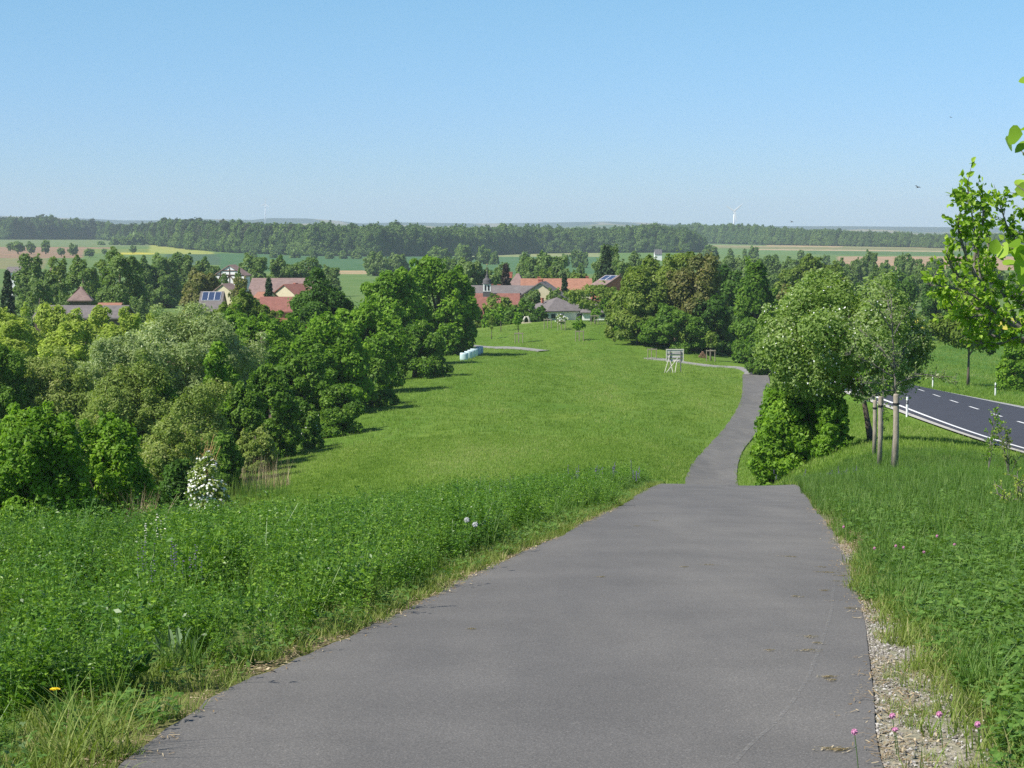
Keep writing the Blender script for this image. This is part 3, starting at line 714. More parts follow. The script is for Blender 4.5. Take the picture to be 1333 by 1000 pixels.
# hazel with big round leaves
b = base_at(1416, 10.2); root = empty('hazel_bush', b, label="hazel bush at the right edge with big round leaves against the sky", cat='bush')
g = np.random.default_rng(3); mb = MB()
R10 = lambda x, y, Y=10.2: rel(x, y, Y, b)
for pts in [[(1418, 600), (1400, 400), (1372, 240), (1345, 150), (1334, 105)], [(1400, 420), (1360, 360), (1325, 325), (1300, 318)], [(1385, 300), (1350, 225), (1325, 190)], [(1395, 380), (1350, 350), (1322, 345)], [(1380, 290), (1352, 262), (1322, 240)]]:
    P = [tuple(R10(*p)) for p in pts]
    if pts[0][1] == 600: P = [(0, 0, 0)] + P
    mb.tube(P, np.linspace(.016 if len(P) > 5 else .006, .0025, len(P)), 5)
mb.build('stem', M_bark_grey, root, True)
th = np.arange(10) * 2 * math.pi / 10
LV, LF, LC = [], [], []
for k, (x, y, s) in enumerate([(1322, 176, 23), (1313, 188, 18), (1330, 192, 16), (1336, 168, 16), (1328, 240, 14), (1333, 247, 18), (1295, 321, 15), (1307, 327, 21), (1322, 318, 16), (1330, 345, 20), (1316, 343, 17), (1328, 328, 18), (1338, 335, 22), (1334, 105, 12), (1345, 120, 18),
                              (1350, 160, 20), (1345, 200, 20), (1360, 230, 22), (1350, 260, 20), (1365, 300, 22), (1356, 330, 24), (1375, 350, 22), (1390, 400, 24), (1380, 250, 22), (1333, 361, 16), (1345, 352, 20)]):
    c = np.array(R10(x, y, 10.2 + g.uniform(-.12, .12))); rr = s / FPX * 10.2 * .62
    N = unit(g.normal(size=3) * .45 + [-.35, -.75, .5]); Tn = unit(np.cross(N, g.normal(size=3))); B = np.cross(N, Tn)
    rad = rr * (1 + .07 * np.sin(th * 5) - .1 * np.cos(th)); rad[0] *= 1.18
    ring = c + rad[:, None] * (np.cos(th)[:, None] * Tn * 1.05 + np.sin(th)[:, None] * B * .92) + N * (np.abs(np.sin(th)) * rr * .18)[:, None]
    n0 = 11 * k; LV += [c] + list(ring); LF += [(n0, n0 + 1 + j, n0 + 1 + (j + 1) % 10) for j in range(10)]; LC += [g.random()] * 11
obj('foliage', new_mesh('foliage', np.array(LV), np.array(LF), leafmat('pear'), {'c': ('FLOAT', LC)}, smooth=True), root)
# sprigs and low shrubs on the right verge
g = np.random.default_rng(21)
for (pxs, Y, top, nb, sprd, kind, lab, lsz) in [(1290, 42, 533, 3, 12, 'fresh', "sparse leafy shoot standing before the road edge line", .05), (1318, 40, 553, 5, 26, 'olive', "dark leaved shoots beside the sparse shoot before the road", .045),
                                               (1330, 24, 600, 8, 34, 'yellow', "yellow green shrub at the right edge above the clover", .035)]:
    b = base_at(pxs, Y); root = empty('shrub', b, label=lab, cat='shrub'); L = []
    for k in range(nb):
        ex, ey = pxs + g.uniform(-1, 1) * sprd, top + (g.uniform(0, 45) if k else 0); Yk = Y + g.uniform(-.4, .4)
        e = rel(ex, ey, Yk, b); m_ = Vector((e.x * .35, e.y * .35, e.z * .55))
        L.append(([(0, 0, 0), tuple(m_), tuple(e)], .01, .003))
    twiggy(root, L, .01, g, .16, 16, 6, lsz, lsz * .42, kind, leaf_from=.3)

# ------------------------------------------------------------------ delineator posts
M_plastic = plain("white_plastic", (.8, .8, .78), .5, .05)
M_refl = plain("reflector", (.5, .52, .55), .25, .1)
def delineator(px, Y, lab, first=None):
    b = base_at(px, Y); root = empty('delineator_post', b, label=lab, cat='road post', group="white road posts along the main road")
    if first is None:
        mb = MB()
        sec = [(-.06, .0), (0, -.055), (.06, 0), (.045, .05), (-.045, .05)]
        zs = [(-.1, 1), (.62, 1), (.86, .97), (.97, .9), (1.02, .55)]
        V = [(x * s, y * s, z) for z, s in zs for x, y in sec]; F = [(a * 5 + k, a * 5 + (k + 1) % 5, a * 5 + 5 + (k + 1) % 5, a * 5 + 5 + k) for a in range(4) for k in range(5)]
        mb.add(V, F, [(20, 21, 22), (20, 22, 23), (20, 23, 24)]); mb.build('post', M_plastic, root)
        mb = MB(); V = [(x * 1.06, y * 1.06, z) for z in (.64, .84) for x, y in sec]; mb.add(V, [(k, (k + 1) % 5, 5 + (k + 1) % 5, 5 + k) for k in range(5)])
        o = mb.build('black_band', M_black, root)
        mb = MB(); mb.box((-.028, -.037, .75), (.03, .008, .14), -.72); mb.build('reflector', M_refl, o)
        return root
    for ch in first.children:
        c = ch.copy(); C.objects.link(c); c.parent = root
        for g_ in ch.children: d = g_.copy(); C.objects.link(d); d.parent = c
    return root
d0 = delineator(1183, 101, "white road post on the near side of the road, right of the thickest stake")
delineator(1216, 172, "white road post on the far side of the road, partly behind pear leaves", d0)
delineator(1298, 144, "white road post on the far side of the road, nearest the right edge", d0)

# ------------------------------------------------------------------ sign board seen from behind
M_board = plain("pale_boards", (.62, .58, .56), .8, .15, 4); M_grayw = plain("grey_post", (.16, .15, .15), .9, .2, 6); M_palew = plain("pale_timber", (.62, .58, .5), .8, .12, 6)
Y = 234; b = base_at(879, Y); root = empty('sign_board', b, label="pale wooden sign board on braced legs seen from behind on the meadow", cat='sign')
q = Y / FPX
def Lp(px, py): v = rel(px, py, Y, b); return v.x, v.z
xl, zt = Lp(867.5, 454.5); xr, zb = Lp(889.5, 471)
mb = MB(); n = 4
for i in range(n):
    z0_ = zb + (zt - zb) * i / n; mb.box(((xl + xr) / 2, .0, z0_ + (zt - zb) / n / 2), (xr - xl, .03, (zt - zb) / n - .05))
mb.build('board', M_board, root)
mb = MB(); w = .09
mb.box(((xl + xr) / 2, -.045, zt - w / 2), (xr - xl + .12, .06, w * 1.2)); mb.box(((xl + xr) / 2, -.045, zb + w / 2), (xr - xl, .06, w)); mb.box((xl, -.045, (zt + zb) / 2), (w, .055, zt - zb)); mb.box((xr, -.045, (zt + zb) / 2), (w, .055, zt - zb))
mb.build('frame', M_palew, root)
mb = MB()
for zz in (.3, .62): mb.box(((xl + xr) / 2, -.05, zb + (zt - zb) * zz), (xr - xl - .1, .05, .08))
mb.build('batten', M_grayw, root)
for x_, zl in ((872.3, 0), (886, 0)):
    X, _ = Lp(x_, 470); mb = MB(); mb.box((X, -.1, (zt - .1) / 2 - .1), (.11, .07, zt - .1)); mb.build('post', M_grayw, root)
for (ax, ay, bx, by) in ((872, 462, 864.5, 484), (872, 468, 875.5, 485), (882, 466, 867, 484), (881, 470, 878, 485)):
    A, B = Lp(ax, ay), Lp(bx, by); mb = MB(); mb.tube([(A[0], -.16, A[1]), (B[0], -.75 if by > 470 else -.2, min(B[1], .05))], [.045, .045], 6); mb.build('brace', M_palew, root)

# ------------------------------------------------------------------ wrapped silage bales
M_wrap, nt, bs, _ = nodes("bale_film")
nz = noise(nt, 3.0, 3, .5, opos(nt)); nt.links.new(ramp(nt, nz, [(.3, (.45, .62, .66)), (.7, (.66, .8, .82))]), bs.inputs['Base Color']); bs.inputs['Roughness'].default_value = .3; bump(nt, bs, noise(nt, 9, 3, .6, opos(nt, 1, 1, 3)), .5, .05)
def bale_mesh():
    mb = MB(); prof = []
    r_, h_ = .56, 1.2
    for z, rr in ((0, .3), (.0, .88), (.07, .98), (.3, 1.0), (.6, 1.02), (.9, 1.0), (1.12, .98), (1.2, .9), (1.21, .3)): prof.append((rr * r_, z))
    mb.lathe(prof, 18); return mb.mesh('silage_bale', M_wrap, True)
bm_ = bale_mesh(); mb = MB(); mb.lathe([(.0, 1.212), (.2, 1.235), (.34, 1.222)], 14); cm_ = mb.mesh('film_fold', M_wrap, True)
for k, (x_, y_, Yb, rot) in enumerate([(604, 471, 247, .3), (609.5, 468, 251, 1), (613.5, 465.5, 255, 2), (617, 463.5, 259, 0), (620.5, 461.5, 263, .5), (624, 460, 267, 1.5)]):
    b = base_at(x_, Yb, .03)
    root = empty('silage_bale', b, rot, label=["pale blue wrapped bale nearest on the meadow, first of the row by the hedge", "second wrapped bale from the near end of the row", "third wrapped bale from the near end, in shade", "fourth wrapped bale from the near end, in shade", "fifth wrapped bale from the near end, sunlit", "last wrapped bale by the lane at the far end of the row"][k], cat='bale', group="wrapped silage bales in a row by the hedge")
    obj('film', bm_, root); obj('film_fold', cm_, root); root.scale = (.95, .95, .82)

# ------------------------------------------------------------------ orchard saplings and guards
def guard(px, Y, lab, first=None, s=1.0):
    b = base_at(px, Y); root = empty('tree_guard', b, label=lab, cat='tree guard', group="wooden tree guards in the orchard"); root.scale = (s, s, s)
    if first is None:
        for a, c in ((-.55, -.3), (.55, -.3), (0, .5)):
            mb = MB(); mb.tube([(a, c, -.1), (a, c, 1.55)], [.06, .055], 6); mb.build('post', M_post, root)
        mb = MB(); mb.box((0, -.34, 1.42), (1.3, .04, .12)); mb.box((.28, .1, 1.42), (.04, .9, .1), .55); mb.box((-.28, .1, 1.42), (.04, .9, .1), -.55); mb.build('rail', M_post, root)
        return root
    for ch in first.children: c = ch.copy(); C.objects.link(c); c.parent = root
    return root
g0 = guard(675.5, 287, "three post guard round the sapling above the grey lane")
for px, Y, lab in [(713, 312, "empty three post guard left of the white blossoming sapling"), (731, 306, "guard round the white blossoming sapling"), (754.5, 285, "guard round the light green sapling in mid orchard"),
                   (774, 318, "low guard behind and right of the light green sapling"), (849, 262, "empty guard left of the sign board"), (925.5, 262, "wooden guard with a sapling before the shaded gap"), (795, 316, "dark guard near the foot of the tree clump")]: guard(px, Y, lab, g0)
M_sap = 'fresh'
for (px, Y, top, w, kind, lab, bl) in [(675, 288, 402, 14, 'fresh', "tall thin sapling inside the guard above the grey lane", 0), (640, 300, 412, 10, 'olive', "small sapling near the yellow wall", 0), (652, 315, 396, 14, 'fresh', "bright sapling before the red roofed house", 0),
                                       (731, 307, 409, 15, 'grey', "sapling in white blossom on the orchard mound", .5), (754, 286, 412, 16, 'fresh', "light green sapling with an uneven crown in mid orchard", 0), (775, 319, 402, 13, 'fresh', "narrow sapling right of the light green one", 0),
                                       (808.5, 285, 412, 18, 'fresh', "sapling against the left foot of the tree clump", 0), (926, 263, 431, 18, 'olive', "sapling above the wooden guard before the shaded gap", 0), (855, 278, 424, 20, 'olive', "pale sapling before the clump, left of the sign board", 0), (892, 272, 428, 16, 'olive', "pale sapling before the clump, right of the sign board", 0)]:
    T(px, Y, top, w, kind, lab, 'sapling', 'sapling', group="young orchard trees", leafpx=2.6, clear=.3, nl=16, lr=.5, dens=1.0, stray=.3, blossom=bl, tr=.06)
b = base_at(915, 268); root = empty('log_pile', b, label="small heap of rusty brown logs beside the guard before the shaded gap", cat='log pile')
M_rust = bark('rusty_wood', (.2, .11, .07)); gg = np.random.default_rng(2)
for k in range(6):
    mb = MB(); x_, z_ = [(-.4, .15), (0, .15), (.4, .15), (-.2, .42), (.2, .42), (0, .68)][k]; mb.tube([(x_, -.5, z_), (x_ + .05, .6, z_ + .02)], [.17, .16], 8); mb.build('log', M_rust, root)

# ------------------------------------------------------------------ village buildings
def tiles(name, col, var=.22, rows=3.2):
    m, nt, bs, _ = nodes(name)
    w = nt.nodes.new("ShaderNodeTexWave"); w.bands_direction = 'Z'; w.inputs['Scale'].default_value = rows; w.inputs['Distortion'].default_value = 1.2; w.inputs['Detail'].default_value = 2
    nt.links.new(opos(nt), w.inputs['Vector'])
    nz = noise(nt, 1.1, 6, .7, opos(nt)); n2 = noise(nt, 6, 3, .6, opos(nt))
    c = ramp(nt, nz, [(.25, tuple(v * (1 - var * 1.4) for v in col)), (.75, tuple(min(1, v * (1 + var)) for v in col))])
    c = mix_rgb(nt, .6, c, ramp(nt, w.outputs[1], [(0, (.7, .7, .7)), (1, (1.15, 1.15, 1.15))]), 'MULTIPLY'); c = mix_rgb(nt, .5, c, ramp(nt, n2, [(.3, (.7, .7, .7)), (.7, (1.3, 1.25, 1.2))]), 'MULTIPLY')
    nt.links.new(c, bs.inputs['Base Color']); bs.inputs['Roughness'].default_value = .85; bs.inputs['Specular IOR Level'].default_value = .2
    return m
TR, TO, TB, TG, TD = tiles("red_tiles", (.27, .12, .095)), tiles("orange_tiles", (.37, .185, .125)), tiles("brown_tiles", (.27, .19, .17)), tiles("grey_tiles", (.19, .17, .165)), tiles("slate", (.12, .115, .12))
WW, WC, WY, WB, WK, WS = plain("white_render", (.8, .79, .76), .9, .06), plain("cream_render", (.6, .53, .36), .9, .1), plain("yellow_render", (.72, .6, .3), .9, .08), plain("brick_wall", (.42, .15, .1), .9, .2, 2), plain("brown_boards", (.13, .09, .075), .9, .3), plain("red_wall", (.45, .17, .12), .9, .15)
M_glass = plain("window_glass", (.03, .035, .045), .15, .2, spec=.6); M_frame = plain("window_frame", (.7, .7, .68), .6, .05); M_solar = plain("solar_glass", (.04, .06, .12), .2, .1, spec=.7); M_alu = plain("aluminium", (.6, .6, .62), .4, .05)
M_gold = plain("gilding", (.8, .6, .2), .3, .05, metal=.8)
def house(px, Y, ridge, eave, lpx, dep, rot, wall, roof, label, name='house', cat='house', hip=0.0, chim=(), win=(), over=.35, base=None, solar=0, group=None, z_over=None):
    x = (px - CX) / FPX * Y; gz = h1(x, Y) - .4 if base is None else at(px, base, Y).z
    zr, ze = at(px, ridge, Y).z - gz, at(px, eave, Y).z - gz
    L = lpx / FPX * Y; D = dep
    root = empty(name, (x, Y, gz), R(rot), label=label, cat=cat, group=group)
    a, d_ = L / 2, D / 2; sl_ = (zr - ze) / d_
    mb = MB()
    V = [(-a, -d_, 0), (a, -d_, 0), (a, d_, 0), (-a, d_, 0), (-a, -d_, ze), (a, -d_, ze), (a, d_, ze), (-a, d_, ze)]
    F = [(0, 1, 5, 4), (1, 2, 6, 5), (2, 3, 7, 6), (3, 0, 4, 7)]
    if hip: mb.add(V, F + [(4, 5, 6, 7)])
    else: mb.add(V + [(-a, 0, zr - .08), (a, 0, zr - .08)], F, [(4, 7, 8), (5, 9, 6)])
    mb.build('wall', wall, root)
    mb = MB(); o = over; zo = ze - sl_ * o
    if hip:
        hx = a - hip * d_
        V = [(-a - o, -d_ - o, zo), (a + o, -d_ - o, zo), (a + o, d_ + o, zo), (-a - o, d_ + o, zo), (-hx, 0, zr), (hx, 0, zr)]
        V += [(-a - o, -d_ - o, zo - .15), (a + o, -d_ - o, zo - .15), (a + o, d_ + o, zo - .15), (-a - o, d_ + o, zo - .15)]
        mb.add(V, [(0, 1, 5, 4), (2, 3, 4, 5), (6, 7, 1, 0), (7, 8, 2, 1), (8, 9, 3, 2), (9, 6, 0, 3), (9, 8, 7, 6)], [(1, 2, 5), (3, 0, 4)])
    else:
        e = a + o * .7; t_ = .2
        S = [(-d_ - o, zo), (0, zr), (d_ + o, zo), (d_ + o, zo - t_), (0, zr - t_), (-d_ - o, zo - t_)]
        V = [(sx * e, y_, z_) for sx in (-1, 1) for y_, z_ in S]
        # the slab's underside stays a little above the wall's gable
        V = [(vx, vy, vz + .16) for vx, vy, vz in V]
        mb.add(V, [(0, 6, 7, 1), (1, 7, 8, 2), (2, 8, 9, 3), (3, 9, 10, 4), (4, 10, 11, 5), (5, 11, 6, 0), (0, 1, 4, 5), (1, 2, 3, 4), (6, 11, 10, 7), (7, 10, 9, 8)])
    ro = mb.build('roof', roof, root)
    for (u, hgt, w_) in chim:
        mb = MB(); mb.box((u * a, .4, zr + hgt / 2 - .5), (w_, w_, hgt + 1)); mb.box((u * a, .4, zr + hgt + .04), (w_ + .15, w_ + .15, .12)); mb.build('chimney', WB, ro)
    for (f, u, z, w_, h_) in win:
        z = min(z, ze - h_ / 2 - .35) if f == 'f' else z
        if f == 'f': c, s_, dr_ = (u * a, -d_ - .02, z), (w_, .1, h_), (0, -1)
        elif f == 'l': c, s_, dr_ = (-a - .02, u * d_, z), (.1, w_, h_), (-1, 0)
        else: c, s_, dr_ = (a + .02, u * d_, z), (.1, w_, h_), (1, 0)
        mb = MB(); mb.box(c, s_); wo = mb.build('window', M_frame, root)
        mb = MB(); mb.box((c[0] + dr_[0] * .03, c[1] + dr_[1] * .03, z), (s_[0] - .16 if s_[0] > .2 else .1, s_[1] - .16 if s_[1] > .2 else .1, h_ - .16)); mb.build('pane', M_glass, wo)
    if solar:
        ang = math.atan2(zr - ze, d_); n = solar; pw = L * .9 / n
        for k in range(n):
            xx = -L * .45 + pw * (k + .5)
            V = []
            for (v0, zoff) in ((.06, .24), (.5, .24)):
                yy = -v0 * d_; V += [(xx - pw * .47, yy, zr - v0 * (zr - ze) + zoff), (xx + pw * .47, yy, zr - v0 * (zr - ze) + zoff)]
            V2 = [(vx, vy, vz - .06) for vx, vy, vz in V]
            mb = MB(); mb.add(V + V2, [(0, 2, 3, 1), (4, 5, 7, 6), (0, 1, 5, 4), (2, 6, 7, 3), (0, 4, 6, 2), (1, 3, 7, 5)]); so_ = mb.build('solar_panel', M_solar, ro)
            mb = MB(); 
            for i_, j_ in ((0, 1), (2, 3), (0, 2), (1, 3)): mb.tube([V[i_], V[j_]], [.04, .04], 4)
            mb.build('rim', M_alu, so_)
    return root, (a, d_, zr, ze)
ch, (a, d_, zr, ze) = house(643, 372, 383, 404, 64, 7, 0, WY, TR, "red roofed chapel with yellow wall and a small slate bell turret", 'chapel', 'chapel', win=(('f', -.4, 1.2, .8, 1.2), ('f', .5, 1.2, .8, 1.2)))
tx = (634 - 643) / FPX * 372
mb = MB(); mb.box((tx, 0, zr - .2), (1.5, 1.5, 1.2)); tu = mb.build('turret', TD, ch)
zb_ = zr + 1.65; zz = lambda py: at(634, py, 372).z - ch.location.z
zb_ = zz(379.5); mb = MB(); mb.box((tx, 0, (zr + zb_) / 2 + .02), (1.35, 1.35, zb_ - zr + .05)); mb.build('shaft', TD, tu)
mb = MB(); mb.box((tx, 0, (zb_ + zz(370)) / 2), (1.45, 1.45, zz(370) - zb_)); mb.build('belfry', WW, tu)
for sx, sy in ((-.3, -.74), (.3, -.74)):
    mb = MB(); mb.box((tx + sx, sy, (zb_ + zz(370)) / 2), (.3, .06, .95)); mb.build('louvre', M_black, tu)
for sy in (-.3, .3):
    for sd in (-.74, .74): mb = MB(); mb.box((tx + sd, sy, (zb_ + zz(370)) / 2), (.06, .3, .95)); mb.build('louvre', M_black, tu)
mb = MB(); z0_ = zz(370); H_ = zz(345.5) - z0_
mb.lathe([(1.0, z0_), (1.02, z0_ + .12), (.75, z0_ + .3), (.86, z0_ + .6), (.7, z0_ + .95), (.34, z0_ + 1.15), (.3, z0_ + 1.35), (.36, z0_ + 1.45), (.2, z0_ + 1.6), (.1, z0_ + 2.2), (.045, z0_ + H_)], 10, (tx, 0, 0)); mb.build('dome', TD, tu, True)
mb = MB(); mb.lathe([(.02, z0_ + H_), (.15, z0_ + H_ + .1), (.15, z0_ + H_ + .2), (.02, z0_ + H_ + .3)], 8, (tx, 0, 0)); mb.build('ball', M_gold, tu)
house(616, 352, 398, 409, 18, 5, 12, WS, TR, "red walled barn end at the right foot of the hedge", 'barn', 'barn')
house(641, 396, 372.5, 386, 68, 9, 0, WC, TG, "long dark grey roofed building behind the chapel turret", 'barn', 'barn', chim=((-.05, .3, .7), (.25, .2, .6)))
house(695, 402, 372.8, 388, 40, 9, 0, WC, TG, "low grey roofed house joined behind the broad grey hipped one")
house(674, 440, 356, 376, 24, 10, -6, WC, TB, "tall brown roofed barn with a steep hipped end", 'barn', 'barn', hip=.35, chim=((-.8, .2, .8),))
house(724, 430, 363.5, 378.5, 90, 9, 0, WC, TO, "long building with a bright orange tiled roof", 'barn', 'barn', chim=((.9, .5, .6), (-.5, .4, .6)))
house(707, 376, 367.5, 388, 34, 9, 78, WC, TG, "grey roofed gable house with a brick chimney", chim=((-.2, .5, .8),), over=.5)
hh, _ = house(724, 352, 387, 402, 62, 9.5, 26, WW, TG, "broad white house with a brown grey hipped roof behind the orchard mound", hip=.9, over=.4, win=(('f', -.72, 1.3, 1.0, .9), ('f', -.35, 1.3, 1.0, .9), ('f', .55, 1.3, 1.6, .8), ('l', 0, 1.2, .9, .9)), chim=((-.6, -.2, .35),))
house(786, 349, 392, 404, 56, 8, 0, WW, TG, "white house wing with a low grey roof beside the gnarled fruit tree", hip=.6, over=.4, win=(('f', .35, 1.3, 1.6, .8), ('f', -.1, 1.3, .9, .8)))
house(797, 405, 359.5, 372, 26, 8, -52, WB, TB, "red brick gable house with solar panels on its left slope", solar=2, win=(('l', -.2, 3.5, .5, .6), ('l', .25, 3.5, .5, .6), ('r', -.2, 4.5, .5, .6)))
# left part of the village
house(372, 410, 363, 375, 84, 11, 0, WC, TB, "very long brown roofed barn at the back left of the hedge", 'barn', 'barn')
house(352, 395, 372, 386, 46, 8, 0, WC, TB, "lower brown roofed barn in front of the very long one", 'barn', 'barn', win=(('f', -.9, 1.5, 1.2, 1.2),))
house(383, 385, 370.5, 388, 34, 9, 50, WC, TR, "cream gabled house with a reddish roof slope", chim=((.3, .2, .6),))
house(346, 375, 381, 388, 18, 6, -12, WC, TO, "small orange roofed shed beside the little spruce", 'shed', 'shed')
house(372, 345, 387.5, 404, 62, 9, 0, WS, TR, "low barn with a deep red tiled roof", 'barn', 'barn')
hh, (a, d_, zr, ze) = house(303, 430, 345.5, 358, 16, 7, 72, WW, TB, "tall white half timbered gable house", name='timber_house', win=(('l', -.3, 5.2, .8, 1), ('l', .3, 5.2, .8, 1), ('l', -.3, 7.6, .8, 1), ('l', .3, 7.6, .8, 1)))
mb = MB(); xf = -a - .04
for (y0_, z0_, y1_, z1_) in [(-d_, ze, d_, ze), (-d_, ze - 2.6, d_, ze - 2.6), (-d_ * .6, ze - 5, -d_ * .6, ze + 1), (d_ * .6, ze - 5, d_ * .6, ze + 1), (0, ze - 5, 0, zr - .6), (-d_, ze - 5, -d_, ze), (d_, ze - 5, d_, ze), (-d_ * .6, ze - 2.6, 0, ze), (d_ * .6, ze - 2.6, 0, ze), (-d_, ze - 2.6, -d_ * .6, ze), (d_, ze - 2.6, d_ * .6, ze), (-d_ * .5, ze + (zr - ze) * .45, d_ * .5, ze + (zr - ze) * .45)]:
    mb.tube([(xf, y0_, z0_), (xf, y1_, z1_)], [.13, .13], 4)
mb.build('timber_frame', WK, hh)
house(296, 388, 370, 384, 18, 6.5, 62, WC, TB, "small cream gabled house with a brown roof, right of the solar roof", win=(('l', 0, 5, .7, .8),))
house(277, 345, 380.5, 404, 27, 9, 0, WC, TG, "grey roofed building carrying blue solar panels", 'barn', 'barn', solar=3)
hh, (a, d_, zr, ze) = house(105, 315, 373, 386.5, 24, 3.4, 8, WK, TB, "small tower barn with a steep pyramid roof", 'barn', 'barn', hip=.98, over=.5, win=(('l', 0, 3.4, .7, .7), ('f', -.4, 3.4, .6, .6)))
house(144, 300, 395.5, 403, 27, 6, 0, WC, TO, "little red roofed shed above the long grey roof", 'shed', 'shed')
house(110, 260, 399, 412, 112, 8, 0, WK, TG, "long low grey roof half hidden by the yellow green willows", 'barn', 'barn')
house(856, 1500, 325, 331, 9, 12, 0, WW, TD, "tiny grey hall far off in front of the broadleaf forest", 'shed', 'shed')
house(75, 600, 349, 355, 14, 6, 0, WW, TB, "small white shed left among the far trees", 'shed', 'shed')
house(20, 620, 348, 354, 16, 6, 0, WW, TG, "pale shed at the far left among the trees", 'shed', 'shed')
b = base_at(685, 338, .1); root = empty('garden_stone', b, label="pale standing stone between the bushes behind the orchard", cat='stone')
mb = MB(); mb.tube([(-.5, 0, 0), (-.42, 0, .7), (-.2, 0, 1.2), (.25, 0, 1.25), (.5, 0, .8), (.62, 0, 0)], [.2, .17, .16, .17, .18, .24], 8); mb.build('arch', plain("pale_stone", (.42, .41, .35), .9, .15), root, True)
mb = MB(); mb.box((.05, 0, .1), (1.7, .8, .3)); mb.build('plinth', WC, root)

# trees in and around the village
T(648, 352, 384, 44, 'olive', "rounded olive bush tree in front of the chapel roof", leafpx=2.8, clear=.05)
T(640, 338, 404, 26, 'fresh', "bright green bush beside the yellow wall", 'bush', leafpx=2.8, clear=0)
T(667, 342, 398, 28, 'mid', "vivid green bush between chapel and grey roofs", 'bush', leafpx=2.8, clear=0)
T(684, 345, 390, 34, 'mid', "dark green tree before the grey gable house", leafpx=2.8, clear=0)
T(702, 342, 400, 24, 'dark', "dark bush left of the white wall", 'bush', leafpx=2.8, clear=0)
T(620, 340, 398, 18, 'olive', "small climbing shrub before the red barn end", 'shrub', leafpx=2.6, clear=0)
T(693, 372, 378, 24, 'farlight', "pale green tree before the grey gable", leafpx=2.6, clear=.1)
T(722, 371, 376, 26, 'farlight', "pale green tree right of the grey gable", leafpx=2.6, clear=.1)
T(771, 335, 371, 84, 'olive', "gnarled old fruit tree with a forked dark trunk before the white house", 'tree', 'fruit_tree', leafpx=2.6, clear=.28, nl=60, lr=.36, dens=1.7, stray=.2, tr=.32)
T(805, 330, 382, 46, 'mid', "green tree between the gnarled fruit tree and the clump", leafpx=2.8, clear=.1)
conifer(735, 388, 358, 17, "slim dark spruce rising before the orange roof", seed=3)
conifer(789, 432, 322, 38, "biggest dark spruce, standing left of the brick gable house", seed=4)
conifer(658, 420, 346, 22, "dark reddish conifer left of the tall brown roofed barn", 'purple', seed=5)
conifer(350, 372, 363, 22, "small spruce between the brown roofs", seed=6)
conifer(10, 330, 354, 34, "dark conifer at the left edge", seed=7)
ORD = ['first', 'second', 'third', 'fourth', 'fifth', 'sixth', 'seventh', 'eighth', 'ninth', 'tenth', 'eleventh', 'twelfth', 'thirteenth', 'fourteenth', 'fifteenth']
def row(items, desc, grp, key, cat='tree', **kw):
    for i, (px, Y, top, w, kind) in enumerate(sorted(items)):
        T(px, Y, top, w, kind, f"{ORD[i]} from the left of the {desc}", cat, group=grp, leafpx=2.6, key=f"{key}{kind}{i % 3}", seed=900 + i % 3 + len(key), nl=40, **kw)
row([(51, 345, 363, 46, 'farlight'), (43, 430, 332, 52, 'far'), (78, 440, 336, 40, 'olive'), (110, 400, 336, 48, 'far'), (132, 430, 340, 40, 'olive'), (158, 370, 327, 72, 'far'), (72, 360, 356, 40, 'farlight'), (190, 520, 335, 34, 'far'), (84, 318, 381, 26, 'farlight')],
    "rounded trees round the pyramid roofed barn", "trees round the tower barn", 'ra', clear=.02)
row([(212, 540, 333, 50, 'far'), (240, 560, 331, 48, 'far'), (270, 560, 337, 42, 'far'), (262, 392, 353, 62, 'bronze'), (315, 380, 362, 34, 'bronze'), (213, 520, 350, 44, 'far'), (331, 560, 333, 46, 'far'), (368, 570, 335, 48, 'far'), (402, 575, 337, 48, 'far'), (430, 600, 347, 34, 'far'), (305, 470, 365, 30, 'far'), (313, 424, 352, 20, 'far'), (291, 424, 358, 20, 'far'), (180, 350, 388, 34, 'farlight')],
    "trees behind the left part of the village", "trees behind the left village", 'rb', clear=.02)
row([(491, 950, 328, 34, 'farlight'), (517, 960, 331, 34, 'farlight'), (573, 1300, 321, 28, 'far'), (603, 1320, 319, 25, 'far'), (630, 1320, 320, 22, 'far'), (644, 1300, 328, 12, 'far'), (587, 700, 336, 34, 'far')],
    "far trees in the wheat field over the hedge", "far trees over the hedge", 'rc', clear=.02)
row([(610, 480, 339, 50, 'farlight'), (575, 480, 342, 36, 'far'), (639, 480, 351, 28, 'far'), (655, 560, 343, 26, 'far'), (690, 600, 334, 44, 'far'), (706, 640, 329, 24, 'far'), (720, 580, 333, 50, 'far'), (729, 520, 344, 34, 'farlight'), (712, 480, 352, 34, 'olive'), (753, 490, 355, 34, 'olive'), (738, 500, 356, 22, 'far')],
    "trees behind the chapel and the orange roof", "trees behind the right village", 're', clear=.02)
row([(684, 1250, 328, 14, 'far'), (735, 1250, 331, 13, 'far'), (751, 1200, 326, 17, 'far'), (759, 1200, 328, 15, 'far'), (756, 700, 344, 12, 'far')], "small round far trees over the orange roof", "small far trees over the orange roof", 'rf', clear=.02)
row([(795, 480, 320, 46, 'farlight'), (808, 470, 338, 34, 'far'), (830, 620, 329, 26, 'farlight'), (848, 500, 336, 40, 'far'), (925, 480, 338, 30, 'far')], "trees round the biggest spruce", "trees round the biggest spruce", 'rg', clear=.02)
row([(921, 1400, 319, 13, 'far'), (928, 1400, 320, 15, 'far'), (951, 1350, 324, 7, 'far'), (969, 1350, 324, 7, 'far'), (981, 1350, 321, 15, 'far'), (1009, 1250, 331, 9, 'far'), (1042, 1300, 326, 12, 'far'), (1075, 1200, 332, 12, 'far')],
    "little lone trees before the right forest", "lone trees in the right fields", 'rh', clear=.03)
